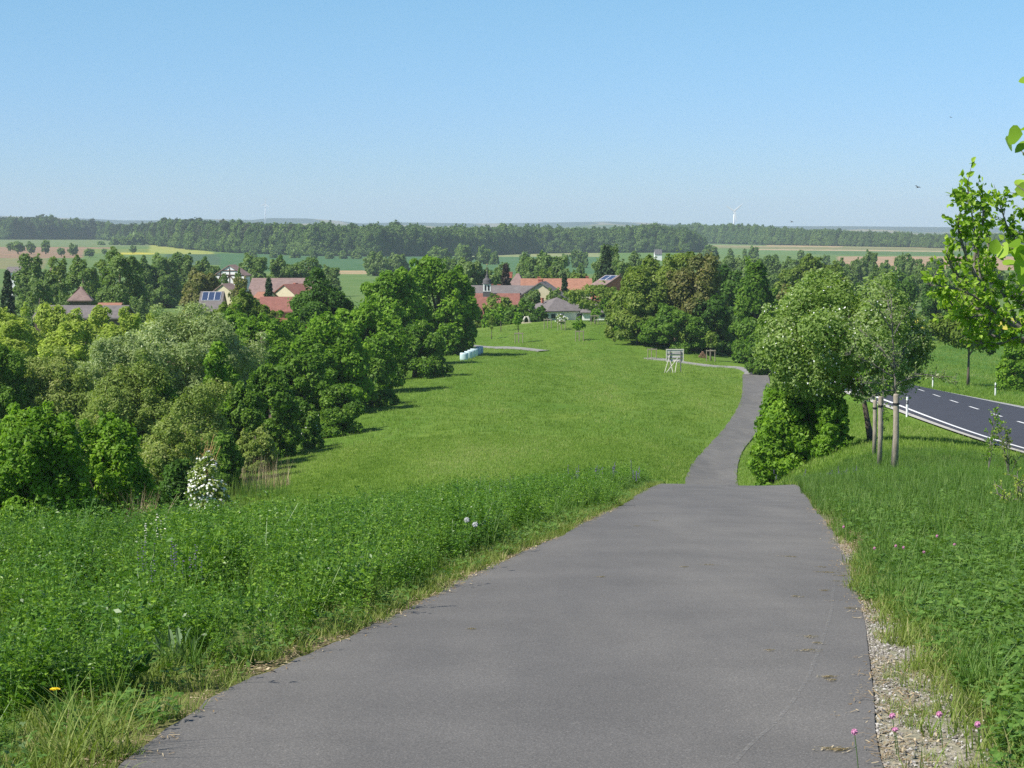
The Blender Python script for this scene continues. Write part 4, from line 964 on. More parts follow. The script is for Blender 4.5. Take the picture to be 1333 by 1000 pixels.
row([(955, 700, 334, 48, 'farlight'), (978, 690, 336, 42, 'farlight'), (1005, 720, 334, 40, 'far'), (1032, 700, 337, 34, 'far'), (1000, 560, 352, 40, 'far'), (1095, 740, 337, 28, 'far'), (1118, 740, 337, 26, 'far'), (1133, 800, 328, 22, 'far'), (1153, 720, 340, 32, 'far')],
    "plain trees beside the yellow green dome", "trees on the plain round the dome", 'ri', clear=.02)
row([(1176, 780, 331, 27, 'far'), (1190, 760, 337, 26, 'far'), (1218, 760, 337, 28, 'far'), (1206, 560, 346, 32, 'far'), (1148, 560, 349, 44, 'far'), (1176, 520, 353, 40, 'mid'), (1250, 700, 342, 44, 'far'), (1290, 650, 346, 46, 'far'), (1328, 600, 352, 44, 'far'), (1100, 560, 350, 36, 'far')],
    "plain trees behind apple and pear tree", "trees on the plain at the right", 'rj', clear=.02)
def ground_Y(px, py, ya=600, yb=3600):
    ys_ = np.linspace(ya, yb, 1500); zz_ = H((px - CX) / FPX * ys_, ys_); r_ = -zz_ / ys_
    k = np.where(r_ <= ratio(py))[0]
    return float(ys_[k[0]]) if len(k) else yb
row([(px, ground_Y(px, by), ty, w, 'far') for px, by, ty, w in [(15, 327, 316, 10), (25, 331, 315, 16), (42, 331, 315, 13), (61, 331, 313, 11), (81, 334, 323, 10), (96, 333, 317, 14), (118, 335, 324, 13), (137, 332, 324, 7), (174, 330, 319, 10)]],
    "trees lining the brown field at the far left", "field trees at the far left", 'rk', clear=.12)
row([(px, ground_Y(px, by), ty, w, k_) for px, by, ty, w, k_ in [(150, 319, 310, 12, 'farlight'), (163, 319, 309, 13, 'farlight'), (179, 319, 306, 20, 'farlight'), (133, 319, 315, 8, 'farlight'), (330, 336, 327, 12, 'farlight'), (357, 336, 328, 11, 'farlight'), (385, 336, 327, 12, 'farlight'), (408, 337, 325, 10, 'far'), (430, 337, 328, 12, 'farlight'), (447, 337, 327, 10, 'far'), (465, 337, 327, 14, 'farlight')]],
    "pale shrubs along the foot of the forest", "pale shrubs along the forest foot", 'rl', 'shrub', clear=0)
# ------------------------------------------------------------------ scattering
def scatter(name, protos, P, rot, scl, idx, tilt=None):
    col_ = bpy.data.collections.new(name + "_plants")
    for i, me in enumerate(protos):
        o = bpy.data.objects.new("%s_plant" % name, me); col_.objects.link(o)
    n = len(P); me = bpy.data.meshes.new(name); me.vertices.add(n); me.vertices.foreach_set("co", np.asarray(P, np.float32).ravel())
    rv = np.zeros((n, 3), np.float32); rv[:, 2] = rot
    if tilt is not None: rv[:, :2] = tilt
    a = me.attributes.new("rot", 'FLOAT_VECTOR', 'POINT'); a.data.foreach_set("vector", rv.ravel())
    a = me.attributes.new("scl", 'FLOAT', 'POINT'); a.data.foreach_set("value", np.asarray(scl, np.float32))
    a = me.attributes.new("idx", 'INT', 'POINT'); a.data.foreach_set("value", np.asarray(idx, np.int32))
    o = obj(name, me)
    ng = bpy.data.node_groups.new(name, 'GeometryNodeTree')
    ng.interface.new_socket("Geometry", in_out='INPUT', socket_type='NodeSocketGeometry'); ng.interface.new_socket("Geometry", in_out='OUTPUT', socket_type='NodeSocketGeometry')
    gi, go = ng.nodes.new("NodeGroupInput"), ng.nodes.new("NodeGroupOutput")
    ip = ng.nodes.new("GeometryNodeInstanceOnPoints"); ci = ng.nodes.new("GeometryNodeCollectionInfo")
    ci.inputs['Collection'].default_value = col_; ci.inputs['Separate Children'].default_value = True; ci.inputs['Reset Children'].default_value = True
    def na(nm, t): x = ng.nodes.new("GeometryNodeInputNamedAttribute"); x.data_type = t; x.inputs['Name'].default_value = nm; return x.outputs['Attribute']
    L = ng.links
    L.new(gi.outputs[0], ip.inputs['Points']); L.new(ci.outputs[0], ip.inputs['Instance']); ip.inputs['Pick Instance'].default_value = True
    L.new(na('idx', 'INT'), ip.inputs['Instance Index']); L.new(na('rot', 'FLOAT_VECTOR'), ip.inputs['Rotation']); L.new(na('scl', 'FLOAT'), ip.inputs['Scale'])
    L.new(ip.outputs[0], go.inputs[0])
    md = o.modifiers.new("scatter", 'NODES'); md.node_group = ng
    tag(o, kind='stuff'); return o

def blades(g, n, h, w, spread, lean=.35, seg=3, seed_head=0.0, curve=.6):
    a = g.uniform(0, 6.283, n); r = spread * np.sqrt(g.random(n)); base = np.stack([r * np.cos(a), r * np.sin(a), np.zeros(n)], 1)
    az = g.uniform(0, 6.283, n); D = np.stack([np.cos(az), np.sin(az), np.zeros(n)], 1); S = np.stack([-np.sin(az), np.cos(az), np.zeros(n)], 1)
    hh = h * g.uniform(.45, 1.1, n)[:, None]; ln = np.abs(g.normal(lean, lean * .6, n))[:, None]
    V, rows = [], []
    for k in range(seg + 1):
        t = k / seg; c = base + D * hh * ln * (t ** (1 + curve)) + np.array([0, 0, 1]) * hh * (t - ln * .25 * t ** 2)
        ww = w * (1 - t ** 1.5) * .5 + .0006
        V += [c - S * ww, c + S * ww]
    V = np.stack(V, 1)                              # n, 2(seg+1), 3
    m = 2 * (seg + 1); b = np.arange(n)[:, None] * m
    F = np.concatenate([b + [2 * k, 2 * k + 1, 2 * k + 3, 2 * k + 2] for k in range(seg)])
    c = np.repeat(g.random(n), m)
    return V.reshape(-1, 3), F, c
def merge(parts):
    n = 0; V, F, c = [], [], []
    for v, f, cc in parts: V.append(v); F.append(f + n); c.append(cc); n += len(v)
    return np.concatenate(V), F, np.concatenate(c)
def lucerne(g, stems=9, h=.5, ll=.0165, nodes_=13):
    parts = []; PP, NN = [], []
    for s in range(stems):
        a = g.uniform(0, 6.283); r0 = .09 * math.sqrt(g.random()); ht = h * g.uniform(.65, 1.1); ln = g.uniform(.05, .45)
        t = np.sort(g.uniform(.12, 1.0, nodes_)); t[-3:] = g.uniform(.93, 1.02, 3)
        d = np.array([math.cos(a), math.sin(a), 0])
        c = d * r0 + d * (ht * ln * t ** 1.6)[:, None] + np.array([0, 0, 1]) * (ht * t * (1 - .15 * ln))[:, None]
        q = g.uniform(0, 6.283, nodes_); pet = np.stack([np.cos(q), np.sin(q), g.uniform(.1, .6, nodes_)], 1) * (.035 * (1.15 - .5 * t))[:, None]
        e = c + pet; sc = (1.25 - .55 * t)
        for k in (-1, 0, 1):
            qq = q + k * 1.0; dirv = unit(np.stack([np.cos(qq), np.sin(qq), g.uniform(-.1, .7, nodes_)], 1))
            PP.append((e, dirv, sc))
        v = np.array([0, 0, 0.]); S = np.array([-d[1], d[0], 0]) * .0016
        tt = np.linspace(0, 1, 4); cc = d * r0 + d * (ht * ln * tt ** 1.6)[:, None] + np.array([0, 0, 1]) * (ht * tt * (1 - .15 * ln))[:, None]
        V = np.stack([cc - S, cc + S], 1).reshape(-1, 3); F = np.array([[2 * k, 2 * k + 1, 2 * k + 3, 2 * k + 2] for k in range(3)]); parts.append((V, F, np.full(8, .55)))
    e = np.concatenate([p[0] for p in PP]); dv = np.concatenate([p[1] for p in PP]); sc = np.concatenate([p[2] for p in PP]); n = len(e)
    N = unit(np.cross(np.cross(dv, [0, 0, 1.]), dv) + g.normal(size=(n, 3)) * .45); B = unit(np.cross(N, dv))
    L = (ll * sc * g.uniform(.8, 1.25, n))[:, None]; W = L * .48
    V = np.stack([e, e + dv * L * 1.2 + B * W, e + dv * L * 2.1, e + dv * L * 1.2 - B * W], 1).reshape(-1, 3)
    parts.append((V, np.arange(n * 4).reshape(-1, 4), np.repeat(g.random(n), 4)))
    return merge(parts)
def clover(g, n=22, h=.13, spread=.14, ll=.011):
    a = g.uniform(0, 6.283, n); r = spread * np.sqrt(g.random(n)); hh = h * g.uniform(.4, 1.1, n)
    c = np.stack([r * np.cos(a), r * np.sin(a), hh], 1); parts = []
    nrm = unit(g.normal(size=(n, 3)) * .35 + [0, 0, 1.]); q0 = g.uniform(0, 6.283, n)
    th = np.arange(6) * math.pi / 3
    for k in range(3):
        q = q0 + k * 2.094; d = np.stack([np.cos(q), np.sin(q), np.zeros(n)], 1); d = unit(d - nrm * (d * nrm).sum(1, keepdims=True)); B = np.cross(nrm, d)
        L = ll * g.uniform(.8, 1.3, n)[:, None]; cc = c + d * L
        P = np.stack([cc + L * (d * math.cos(t) * 1.0 + B * math.sin(t) * .8) for t in th], 1)
        V = P.reshape(-1, 3); b = np.arange(n)[:, None] * 6; F = np.concatenate([b + [0, 1, 2, 3], b + [0, 3, 4, 5]])
        parts.append((V, F, np.repeat(g.random(n), 6)))
    S = np.array([.0012, .0005, 0]); b0 = c * [.35, .35, 0]
    V = np.stack([b0 - S, b0 + S, c + S, c - S], 1).reshape(-1, 3); parts.append((V, np.arange(n * 4).reshape(-1, 4), np.full(n * 4, .6)))
    return merge(parts)
M_luc = foliage("lucerne", [(0, (.035, .10, .009)), (.5, (.095, .215, .017)), (1, (.27, .42, .04))], .3, .42, .4, patch=.5, pscale=.9, rnd=.35)
M_gr = foliage("green_grass", [(0, (.06, .13, .02)), (.5, (.12, .23, .035)), (1, (.24, .34, .09))], .35, .5, .3, patch=.5, pscale=.6, rnd=.4)
M_gy = foliage("yellowish_grass", [(0, (.12, .18, .03)), (.55, (.22, .30, .06)), (.85, (.36, .36, .14)), (1, (.5, .42, .24))], .35, .6, .2, patch=.5, pscale=.8, rnd=.4)
M_cl = foliage("clover", [(0, (.06, .14, .02)), (.5, (.11, .22, .035)), (1, (.21, .33, .07))], .32, .5, .3, patch=.4, pscale=.8, rnd=.35)
M_md = foliage("meadow_grass", [(0, (.105, .19, .02)), (.5, (.185, .30, .042)), (.8, (.28, .39, .085)), (1, (.4, .42, .17))], .38, .6, .2, patch=1.7, pscale=.2, rnd=.3, streak=True)
M_str = foliage("dry_straw", [(0, (.2, .14, .08)), (.7, (.42, .33, .2)), (1, (.66, .56, .38))], .1, .9, .1)
g = np.random.default_rng(77)
def pm(nm, vfc, m): return new_mesh(nm, vfc[0], vfc[1], m, {'c': ('FLOAT', vfc[2])})
LUC = [pm('lucerne_plant', lucerne(g, 9, .5), M_luc) for _ in range(7)]
GRT = [pm('grass_tuft', blades(g, 26, .27, .006, .07), M_gr) for _ in range(4)]
GRL = [pm('long_grass', blades(g, 16, .55, .007, .05, .4, 4), M_gr) for _ in range(3)]
GYT = [pm('short_grass', blades(g, 30, .13, .005, .09, .5), M_gy) for _ in range(4)]
CLV = [pm('clover_plant', clover(g), M_cl) for _ in range(5)]
MDT = [pm('meadow_tuft', blades(g, 26, .16, .014, .3, .5, 2), M_md) for _ in range(5)]
def field_pts(g, n, ya, yb, side, dens=None, marg=6.0):
    """random points on the ground inside the seen wedge, side -1 / 1 of the cycle path"""
    Y = np.sqrt(g.uniform(ya ** 2, yb ** 2, n)) if ya > 0 else yb * np.sqrt(g.random(n))
    lim = .2563 * Y + marg
    X = g.uniform(-1, 1, n) * lim
    e = edge_x(Y, 0) - X if side < 0 else X - edge_x(Y, 1)
    k = e > 0
    return X[k], Y[k], e[k]
def smooth_noise(x, y, s, seed=0):
    r_ = np.random.default_rng(seed); o = 0
    for i in range(6): a_, f_ = r_.uniform(0, 6.28), s * r_.uniform(.6, 2.2); o = o + np.sin((x * math.cos(a_) + y * math.sin(a_)) * f_ + r_.uniform(0, 6.28))
    return o / 6
def place(name, protos, X, Y, s0, s1, g, sink=.01, tilt=.12, scale_f=None):
    n = len(X); P = np.stack([X, Y, H(X, Y) - sink], 1); s = g.uniform(s0, s1, n)
    if scale_f is not None: s = s * scale_f
    scatter(name, protos, P, g.uniform(0, 6.283, n), s, g.integers(0, len(protos), n), g.normal(size=(n, 2)) * tilt)
# lucerne field on the left
VW_Y, VW = [0, 6.5, 7.6, 8.6, 9.3, 10, 11, 13, 14, 16, 18, 22, 26, 30, 50], [.75, .72, .66, .5, .3, .12, .1, .12, .3, .42, .4, .5, .15, .35, .3]
def clumps(X, Y, n, r0, r1, seed):
    """distance to the nearest clump centre over its radius, and that clump's own height factor"""
    r_ = np.random.default_rng(seed); cx, cy_ = r_.uniform(X.min(), X.max(), n), np.sqrt(r_.uniform(Y.min() ** 2, Y.max() ** 2, n)); cr = r_.uniform(r0, r1, n); ch_ = r_.uniform(.5, 1.3, n)
    d = np.empty(len(X)); h = np.empty(len(X))
    for s_ in range(0, len(X), 4000):
        q = np.hypot(X[s_:s_ + 4000, None] - cx, Y[s_:s_ + 4000, None] - cy_) / cr; j = q.argmin(1); d[s_:s_ + 4000] = q[np.arange(len(j)), j]; h[s_:s_ + 4000] = ch_[j]
    return d, h
X, Y, e = field_pts(g, 40000, 4.5, 43, -1)
vw = np.interp(Y, VW_Y, VW) + .14 * smooth_noise(X, Y, 2.4, 2)
k = (e > vw) & ((smooth_noise(X, Y, 1.6, 5) > -.5) | (g.random(len(X)) < .5)) & (g.random(len(X)) < np.interp(Y, [0, 14, 50], [1, 1, .8]))
cd, chh = clumps(X, Y, 6300, .2, .42, 4); k &= (cd < 1.05) | (g.random(len(X)) < .3)
hf = chh * np.clip(1.1 - .5 * cd ** 2, .45, 1.1) + .22 * smooth_noise(X, Y, 1.3, 9) + .3 * (g.random(len(X)) < .04) - .1 * np.exp(-(e - vw) / .12).clip(0, 1)
place('lucerne', LUC, X[k], Y[k], .75, 1.05, g, scale_f=(np.clip(hf, .3, 1.3) * np.interp(Y, [0, 15, 24], [1, 1, .8]))[k])
k2 = (e > vw) & (g.random(len(X)) < .05)
place('tall_grass', GRL, X[k2], Y[k2], .7, 1.1, g, tilt=.3)
k3 = (e > vw * .7) & (e < vw + 2) & (g.random(len(X)) < .25) | ((e > vw) & (smooth_noise(X, Y, 1.6, 5) <= -.35))
place('grass_tufts', GRT, X[k3], Y[k3], .7, 1.3, g)
# short yellowish verge left
X, Y, e = field_pts(g, 200000, 4.5, 45, -1); vw = np.interp(Y, VW_Y, VW) + .2
k = (e < vw) & (e > .01 + .05 * (smooth_noise(X, Y, 3, 3) + .3)) & (g.random(len(X)) < .75)
place('verge_grass', GYT, X[k], Y[k], .45, 1.0, g)
k = (e < vw) & (e > .08) & (g.random(len(X)) < .22); place('verge_herbs', CLV, X[k], Y[k], .5, .9, g)
# right verge
X, Y, e = field_pts(g, 78000, 4.5, 62, 1, marg=4.5)
gw = np.interp(Y, [0, 8.6, 9.6, 11.5, 13, 20, 60], [.62, .42, .30, .22, .05, .03, .03]); gn = smooth_noise(X, Y, 3.0, 8)
road_ok = X < road_x(Y) - .8
k = (e > gw + .12 * gn + .15) & road_ok & (Y < 34) & (g.random(len(X)) < np.clip((e - gw) * 2.2, .15, 1) * np.interp(Y, [0, 20, 34], [1, .9, .4]))
place('clover', CLV, X[k], Y[k], .65, 1.2, g)
X2, Y2, e2 = field_pts(g, 62000, 5, 17, 1, marg=3.5); gw2 = np.interp(Y2, [0, 8.6, 9.6, 11.5, 13, 20], [.58, .42, .30, .2, .05, .03]) + .14 * smooth_noise(X2, Y2, 3.0, 8)
kk = (e2 > gw2 + .05) & (g.random(len(X2)) < np.clip((e2 - gw2) * 1.2 + .12, 0, .8)); place('near_clover', CLV, X2[kk], Y2[kk], .55, 1.15, g, scale_f=np.clip(.6 + e2[kk] * .45, .6, 1.2))
kk = (e2 > gw2 * .8) & (g.random(len(X2)) < .22); place('near_short_grass', GYT, X2[kk], Y2[kk], .5, 1.2, g)
kk = (e2 > .06) & (e2 < gw2) & (g.random(len(X2)) < .16) & (smooth_noise(X2, Y2, 4.0, 18) > -.05); place('gravel_grass', GYT, X2[kk], Y2[kk], .4, .8, g)
kk = (e2 > gw2 + .1) & (g.random(len(X2)) < .14); place('near_grass', GRT, X2[kk], Y2[kk], .4, .95, g, tilt=.25)
k = (e > gw + .10 * gn) & road_ok & (g.random(len(X)) < np.interp(Y, [0, 12, 22, 62], [.16, .2, .55, .9])) 
place('verge_tufts', GRT, X[k], Y[k], .5, 1.15, g)
k = (e > gw * .35 + .1 * gn) & road_ok & (e < 1.1 + Y * .03) & (g.random(len(X)) < .33)
place('short_verge_grass', GYT, X[k], Y[k], .5, 1.15, g)
k = (e > .7) & road_ok & (g.random(len(X)) < .03); place('long_verge_grass', GRL, X[k], Y[k], .6, 1.0, g)
k = (e > 1.0) & (Y > 13) & road_ok & (smooth_noise(X, Y, .8, 31) > .1) & (g.random(len(X)) < .16); place('low_lucerne', LUC, X[k], Y[k], .4, .7, g)
# meadow
def meadow(name, n, ya, yb, s0, s1, cond):
    Y = np.sqrt(g.uniform(ya ** 2, yb ** 2, n)); X = g.uniform(-1, 1, n) * (.2563 * Y + 7)
    k = cond(X, Y); X, Y = X[k], Y[k]
    place(name, MDT, X, Y, s0, s1, g, sink=.02)
offp = lambda X, Y: ((X < edge_x(Y, 0) - .15) | (X > edge_x(Y, 1) + .15)) & ((X < road_xb(Y) - .9) | (X > road_xb(Y) + ROADW + 1.2))
meadow('meadow_grass', 52000, 60, 130, .7, 1.3, lambda X, Y: offp(X, Y) & (X > -.16 * Y))
meadow('far_meadow_grass', 60000, 130, 330, 1.0, 2.0, lambda X, Y: offp(X, Y) & (X > -.12 * Y) & (g.random(len(Y)) < (200 / Y).clip(0, 1)))
meadow('slope_grass', 16000, 42, 75, .8, 1.4, lambda X, Y: offp(X, Y) & (X > -.2 * Y))
# gravel, straw and litter along the right path edge
def pebble(g):
    bm = [(0, 0, 1), (.9, 0, .4), (.28, .86, .4), (-.73, .53, .4), (-.73, -.53, .4), (.28, -.86, .4), (.73, .53, -.4), (-.28, .86, -.4), (-.9, 0, -.4), (-.28, -.86, -.4), (.73, -.53, -.4), (0, 0, -1)]
    V = np.array(bm) * g.uniform(.75, 1.2, (12, 1)) * [1, .8, .55]
    F = [(0, 1, 2), (0, 2, 3), (0, 3, 4), (0, 4, 5), (0, 5, 1), (1, 6, 2), (2, 7, 3), (3, 8, 4), (4, 9, 5), (5, 10, 1), (2, 6, 7), (3, 7, 8), (4, 8, 9), (5, 9, 10), (1, 10, 6), (11, 7, 6), (11, 8, 7), (11, 9, 8), (11, 10, 9), (11, 6, 10)]
    return V, np.array(F)
M_peb, nt, bs, _ = nodes("pebbles"); oi = nt.nodes.new("ShaderNodeObjectInfo"); nt.links.new(ramp(nt, oi.outputs['Random'], [(0, (.16, .14, .12)), (.6, (.34, .31, .27)), (1, (.52, .5, .46))]), bs.inputs['Base Color']); bs.inputs['Roughness'].default_value = .9
PEB = [new_mesh('pebble', *pebble(g), M_peb) for _ in range(5)]
n = 30000; Y = np.sqrt(g.uniform(36, 20 ** 2, n)); e = g.random(n) ** 1.3 * 1.0; X = edge_x(Y, 1) + e + .004
k = (e < np.interp(Y, [0, 9, 11, 13.5, 20], [.75, .45, .36, .14, .08]) * (1 + .3 * smooth_noise(X, Y, 3, 8))) & (g.random(n) < .95)
P = np.stack([X[k], Y[k], H(X[k], Y[k]) + .006], 1); m = k.sum()
scatter('gravel', PEB, P, g.uniform(0, 6.28, m), .003 + .009 * g.random(m) ** 2.5, g.integers(0, 5, m), g.normal(size=(m, 2)) * .5)
def straw(g, n=9, s=.05):
    c = g.normal(size=(n, 3)) * [s, s, .004]; q = g.uniform(0, 3.14, n); d = np.stack([np.cos(q), np.sin(q), g.normal(size=n) * .15], 1); b = np.stack([-np.sin(q), np.cos(q), np.zeros(n)], 1)
    L = g.uniform(.005, .022, n)[:, None]; w = .0015 + .002 * g.random((n, 1))
    V = np.stack([c - d * L - b * w, c - d * L + b * w, c + d * L + b * w, c + d * L - b * w], 1).reshape(-1, 3)
    return V, np.arange(n * 4).reshape(-1, 4), np.repeat(g.random(n), 4)
STR = [pm('straw', straw(g), M_str) for _ in range(5)]
n = 3600; Y = np.sqrt(g.uniform(30, 26 ** 2, n)); sd = g.random(n) < .45; e = np.abs(g.normal(size=n)) * np.where(sd, .1, .16)
e = np.where(g.random(n) < .03, -e * .5, e)
X = np.where(sd, edge_x(Y, 0) - e, edge_x(Y, 1) + e); on = e < .02
k = (smooth_noise(X, Y, 2.5, 12) > -.25)
P = np.stack([X, Y, H(X, Y) + np.where(on, .018, .012)], 1)[k]
scatter('dry_litter', STR, P, g.uniform(0, 6.28, len(P)), g.uniform(.5, 1.3, len(P)), g.integers(0, 5, len(P)))
# bits of straw lying on the asphalt
LT = [(1082, 748, 30), (1096, 752, 24), (1100, 760, 18), (1072, 741, 10), (1118, 796, 26), (1054, 851, 18), (1084, 886, 20), (1088, 890, 12), (1090, 981, 24), (1104, 982, 16), (1030, 727, 20), (925, 738, 14), (893, 741, 9), (1034, 663, 14), (1040, 780, 12), (612, 823, 9), (785, 754, 10), (855, 680, 8), (832, 687, 10), (1078, 772, 12), (1060, 833, 14), (1070, 841, 10), (1006, 851, 8), (500, 812, 8)]
V, F, c_ = [], [], []
for (lx, ly, lw) in LT:
    yy = np.linspace(5, 42, 900); px_, py_ = pix((lx - CX) / FPX * yy, yy, H((lx - CX) / FPX * yy, yy)); Yl = float(np.interp(-ly, -py_, yy))
    for _ in range(int(lw * 1.5)):
        x_ = (lx - CX) / FPX * Yl + g.normal() * lw / FPX * Yl * .35; y_ = Yl + g.normal() * .02; z_ = h1(x_, y_) + .019; q = g.normal() * .5; L = g.uniform(.004, .02); w_ = g.uniform(.001, .003)
        d = np.array([math.cos(q), math.sin(q), 0]); b = np.array([-math.sin(q), math.cos(q), 0]); c = np.array([x_, y_, z_]); b0 = len(V)
        V += [c - d * L - b * w_, c - d * L + b * w_, c + d * L + b * w_, c + d * L - b * w_ + [0, 0, .003]]; F.append((b0, b0 + 1, b0 + 2, b0 + 3)); c_ += [g.uniform(.8, 1)] * 4
tag(obj('straw_scraps', new_mesh('straw_scraps', np.array(V), np.array(F), M_str, {'c': ('FLOAT', c_)})), kind='stuff')
# faint pale wheel scuff on the asphalt
M_scuff, nt, bs, out = nodes("scuff"); bs.inputs['Base Color'].default_value = (.3, .29, .27, 1); bs.inputs['Roughness'].default_value = .9
tp = nt.nodes.new("ShaderNodeBsdfTransparent"); mx = nt.nodes.new("ShaderNodeMixShader")
nt.links.new(ramp(nt, noise(nt, 30, 5, .8, wpos(nt)), [(.42, (0, 0, 0)), (.7, (.62, .62, .62))]), mx.inputs[0]); nt.links.new(tp.outputs[0], mx.inputs[1]); nt.links.new(bs.outputs[0], mx.inputs[2]); nt.links.new(mx.outputs[0], out.inputs[0])
pts = []
for (lx, ly) in [(960, 1000), (985, 972), (1020, 940), (1052, 896), (1068, 860), (1080, 825), (1088, 795), (1089, 775), (1092, 755), (1094, 735)]:
    yy = np.linspace(5, 42, 900); px_, py_ = pix((lx - CX) / FPX * yy, yy, H((lx - CX) / FPX * yy, yy)); Yl = float(np.interp(-ly, -py_, yy)); pts.append(((lx - CX) / FPX * Yl, Yl))
pts = np.array(pts); q = np.linspace(0, len(pts) - 1, 60); X = cat(np.arange(len(pts)), pts[:, 0], q); Y = cat(np.arange(len(pts)), pts[:, 1], q)
obj('scuff_mark', strip('scuff_mark', np.stack([X - .009, Y], 1), np.stack([X + .009, Y], 1), M_scuff, .0162, across=2, skirt=0), path)

# ------------------------------------------------------------------ single flowers and herbs
M_stem = plain("flower_stem", (.08, .16, .03), .6, .1); M_pink = plain("clover_pink", (.6, .26, .42), .7, .25, 60); M_yel = plain("dandelion_yellow", (.85, .6, .01), .6, .1); M_pur = plain("sage_violet", (.15, .12, .24), .7, .2); M_wht = leafmat('white')
def on_ground(px, py, h=0, ya=5, yb=48):
    yy = np.linspace(ya, yb, 1200); xx = (px - CX) / FPX * yy; _, q = pix(xx, yy, H(xx, yy) + h); Y = float(np.interp(-py, -q, yy)); x = (px - CX) / FPX * Y
    return (x, Y, h1(x, Y))
def flower(px, py, h, lab, kind, first=None, **kw):
    b = on_ground(px, py, h); root = empty(kind + '_flower', b, label=lab, cat='flower', group=kw.get('group'))
    if first:
        for ch in first.children: c = ch.copy(); C.objects.link(c); c.parent = root
        root.scale = (1, 1, h / kw['h0']); return root
    mb = MB(); mb.tube([(.02, .01, 0), (.01, 0, h * .5), (0, 0, h)], .0016, 4); mb.build('stem', M_stem, root)
    mb = MB()
    if kind == 'clover':
        for k in range(60):
            u = unit(g.normal(size=3) + [0, 0, .3]); p = np.array([0, 0, h]) + u * .007; mb.tube([p, p + u * .005], [.0022, .0012], 4)
        mb.lathe([(.005, h - .006), (.009, h), (.005, h + .007)], 8); mb.build('head', M_pink, root)
    elif kind == 'dandelion':
        for k in range(70):
            a_ = g.uniform(0, 6.283); r_ = .022 * g.uniform(.4, 1); u = np.array([math.cos(a_), math.sin(a_), 0]); p = np.array([0, 0, h + .002])
            mb.tube([p, p + u * r_ + [0, 0, .01 * (1 - r_ / .022) + .003]], [.002, .0016], 4)
        mb.build('head', M_yel, root)
    elif kind == 'dandelion_clock':
        for k in range(150):
            u = unit(g.normal(size=3)); p = np.array([0, 0, h]); mb.tube([p + u * .004, p + u * .022], [.0004, .0014], 3)
        mb.build('head', M_palewhite, root)
    return root
M_palewhite = plain("seed_fluff", (.7, .7, .68), .9, .05)
f0 = flower(1120, 953, .16, "pink clover flower hanging over the bottom of the asphalt edge", 'clover', group="pink clover flowers on the right verge")
for (fx, fy, h, lab) in [(1170, 932, .15, "pink clover flower over the pale gravel"), (1174, 950, .12, "dull pink clover flower just under the one over the gravel"), (1232, 930, .16, "pink clover flower between gravel and clover patch"),
                         (1283, 943, .16, "pink clover flower near the bottom right corner"), (1143, 714, .18, "pink clover flower near the far bend of the asphalt edge"), (1171, 711, .18, "pair of pale pink clover flowers, left one"), (1181, 713, .18, "pair of pale pink clover flowers, right one"),
                         (1225, 698, .18, "pink clover flower high in the clover patch"), (1102, 686, .18, "pink clover flower beside the asphalt, farthest up the path"), (1208, 719, .16, "small pale clover flower right of the pale pair"), (1248, 709, .16, "small pink clover flower below the one high in the patch")]:
    flower(fx, fy, h, lab, 'clover', f0, h0=.16, group="pink clover flowers on the right verge")
flower(62, 899, .2, "single yellow dandelion in the verge at the lower left", 'dandelion')
fc = flower(607, 677, .42, "round white dandelion clock, left of two", 'dandelion_clock', group="dandelion clocks by the path"); fc.name = 'dandelion_clock'
f2 = flower(618, 683, .4, "round white dandelion clock, right of two", 'dandelion_clock', fc, h0=.42, group="dandelion clocks by the path"); f2.name = 'dandelion_clock'
def spikes(px, py, n, spread, h, lab, m, name, cat_, r=.006, parts=None):
    b = on_ground(px, py); root = empty(name, b, label=lab, cat=cat_); mb = MB(); m2 = MB()
    for k in range(n):
        a_, q = g.normal() * spread, g.normal() * spread; hh = h * g.uniform(.7, 1.1); e = np.array([a_ * 1.3, q * 1.3, hh])
        mb.tube([(a_, q, 0), e * [1, 1, .6] - [0, 0, 0], e], .002, 4)
        for j in range(9): t = 1 - .42 * j / 9; p = e * [1, 1, t]; u = unit(g.normal(size=3) * [1, 1, .3]); m2.tube([p, p + u * r * g.uniform(1, 2.4)], [r * .7, r * .3], 4)
    mb.build('stem', M_stem, root); m2.build('blossom', m, root)
M_cream = plain("campion_petals", (.75, .72, .6), .8, .1)
spikes(200, 805, 7, .12, .46, "dark violet sage spikes in the lucerne above the broad leaves", M_pur, 'sage_plant', 'herb')
spikes(228, 797, 6, .1, .46, "violet sage spikes right of the darker sage", M_pur, 'sage_plant', 'herb')
spikes(795, 642, 20, .3, .48, "violet sage clump at the crest near the far path edge", M_pur, 'sage_plant', 'herb', .012)
spikes(643, 668, 8, .2, .5, "grey violet sage in the middle of the lucerne strip", M_pur, 'sage_plant', 'herb')
spikes(1098, 628, 46, .45, .28, "grey violet herbs below the leaning apple trunk", M_pur, 'sage_plant', 'herb', .011)
spikes(192, 750, 6, .1, .48, "pale campion flowers standing out of the lucerne at the left", M_cream, 'campion_plant', 'flowering herb', .009)
spikes(672, 642, 26, .45, .5, "pale flowering herbs at the crest, left group", M_cream, 'campion_plant', 'flowering herb', .013)
spikes(712, 640, 30, .45, .5, "pale flowering herbs at the crest, right group", M_cream, 'campion_plant', 'flowering herb', .013)
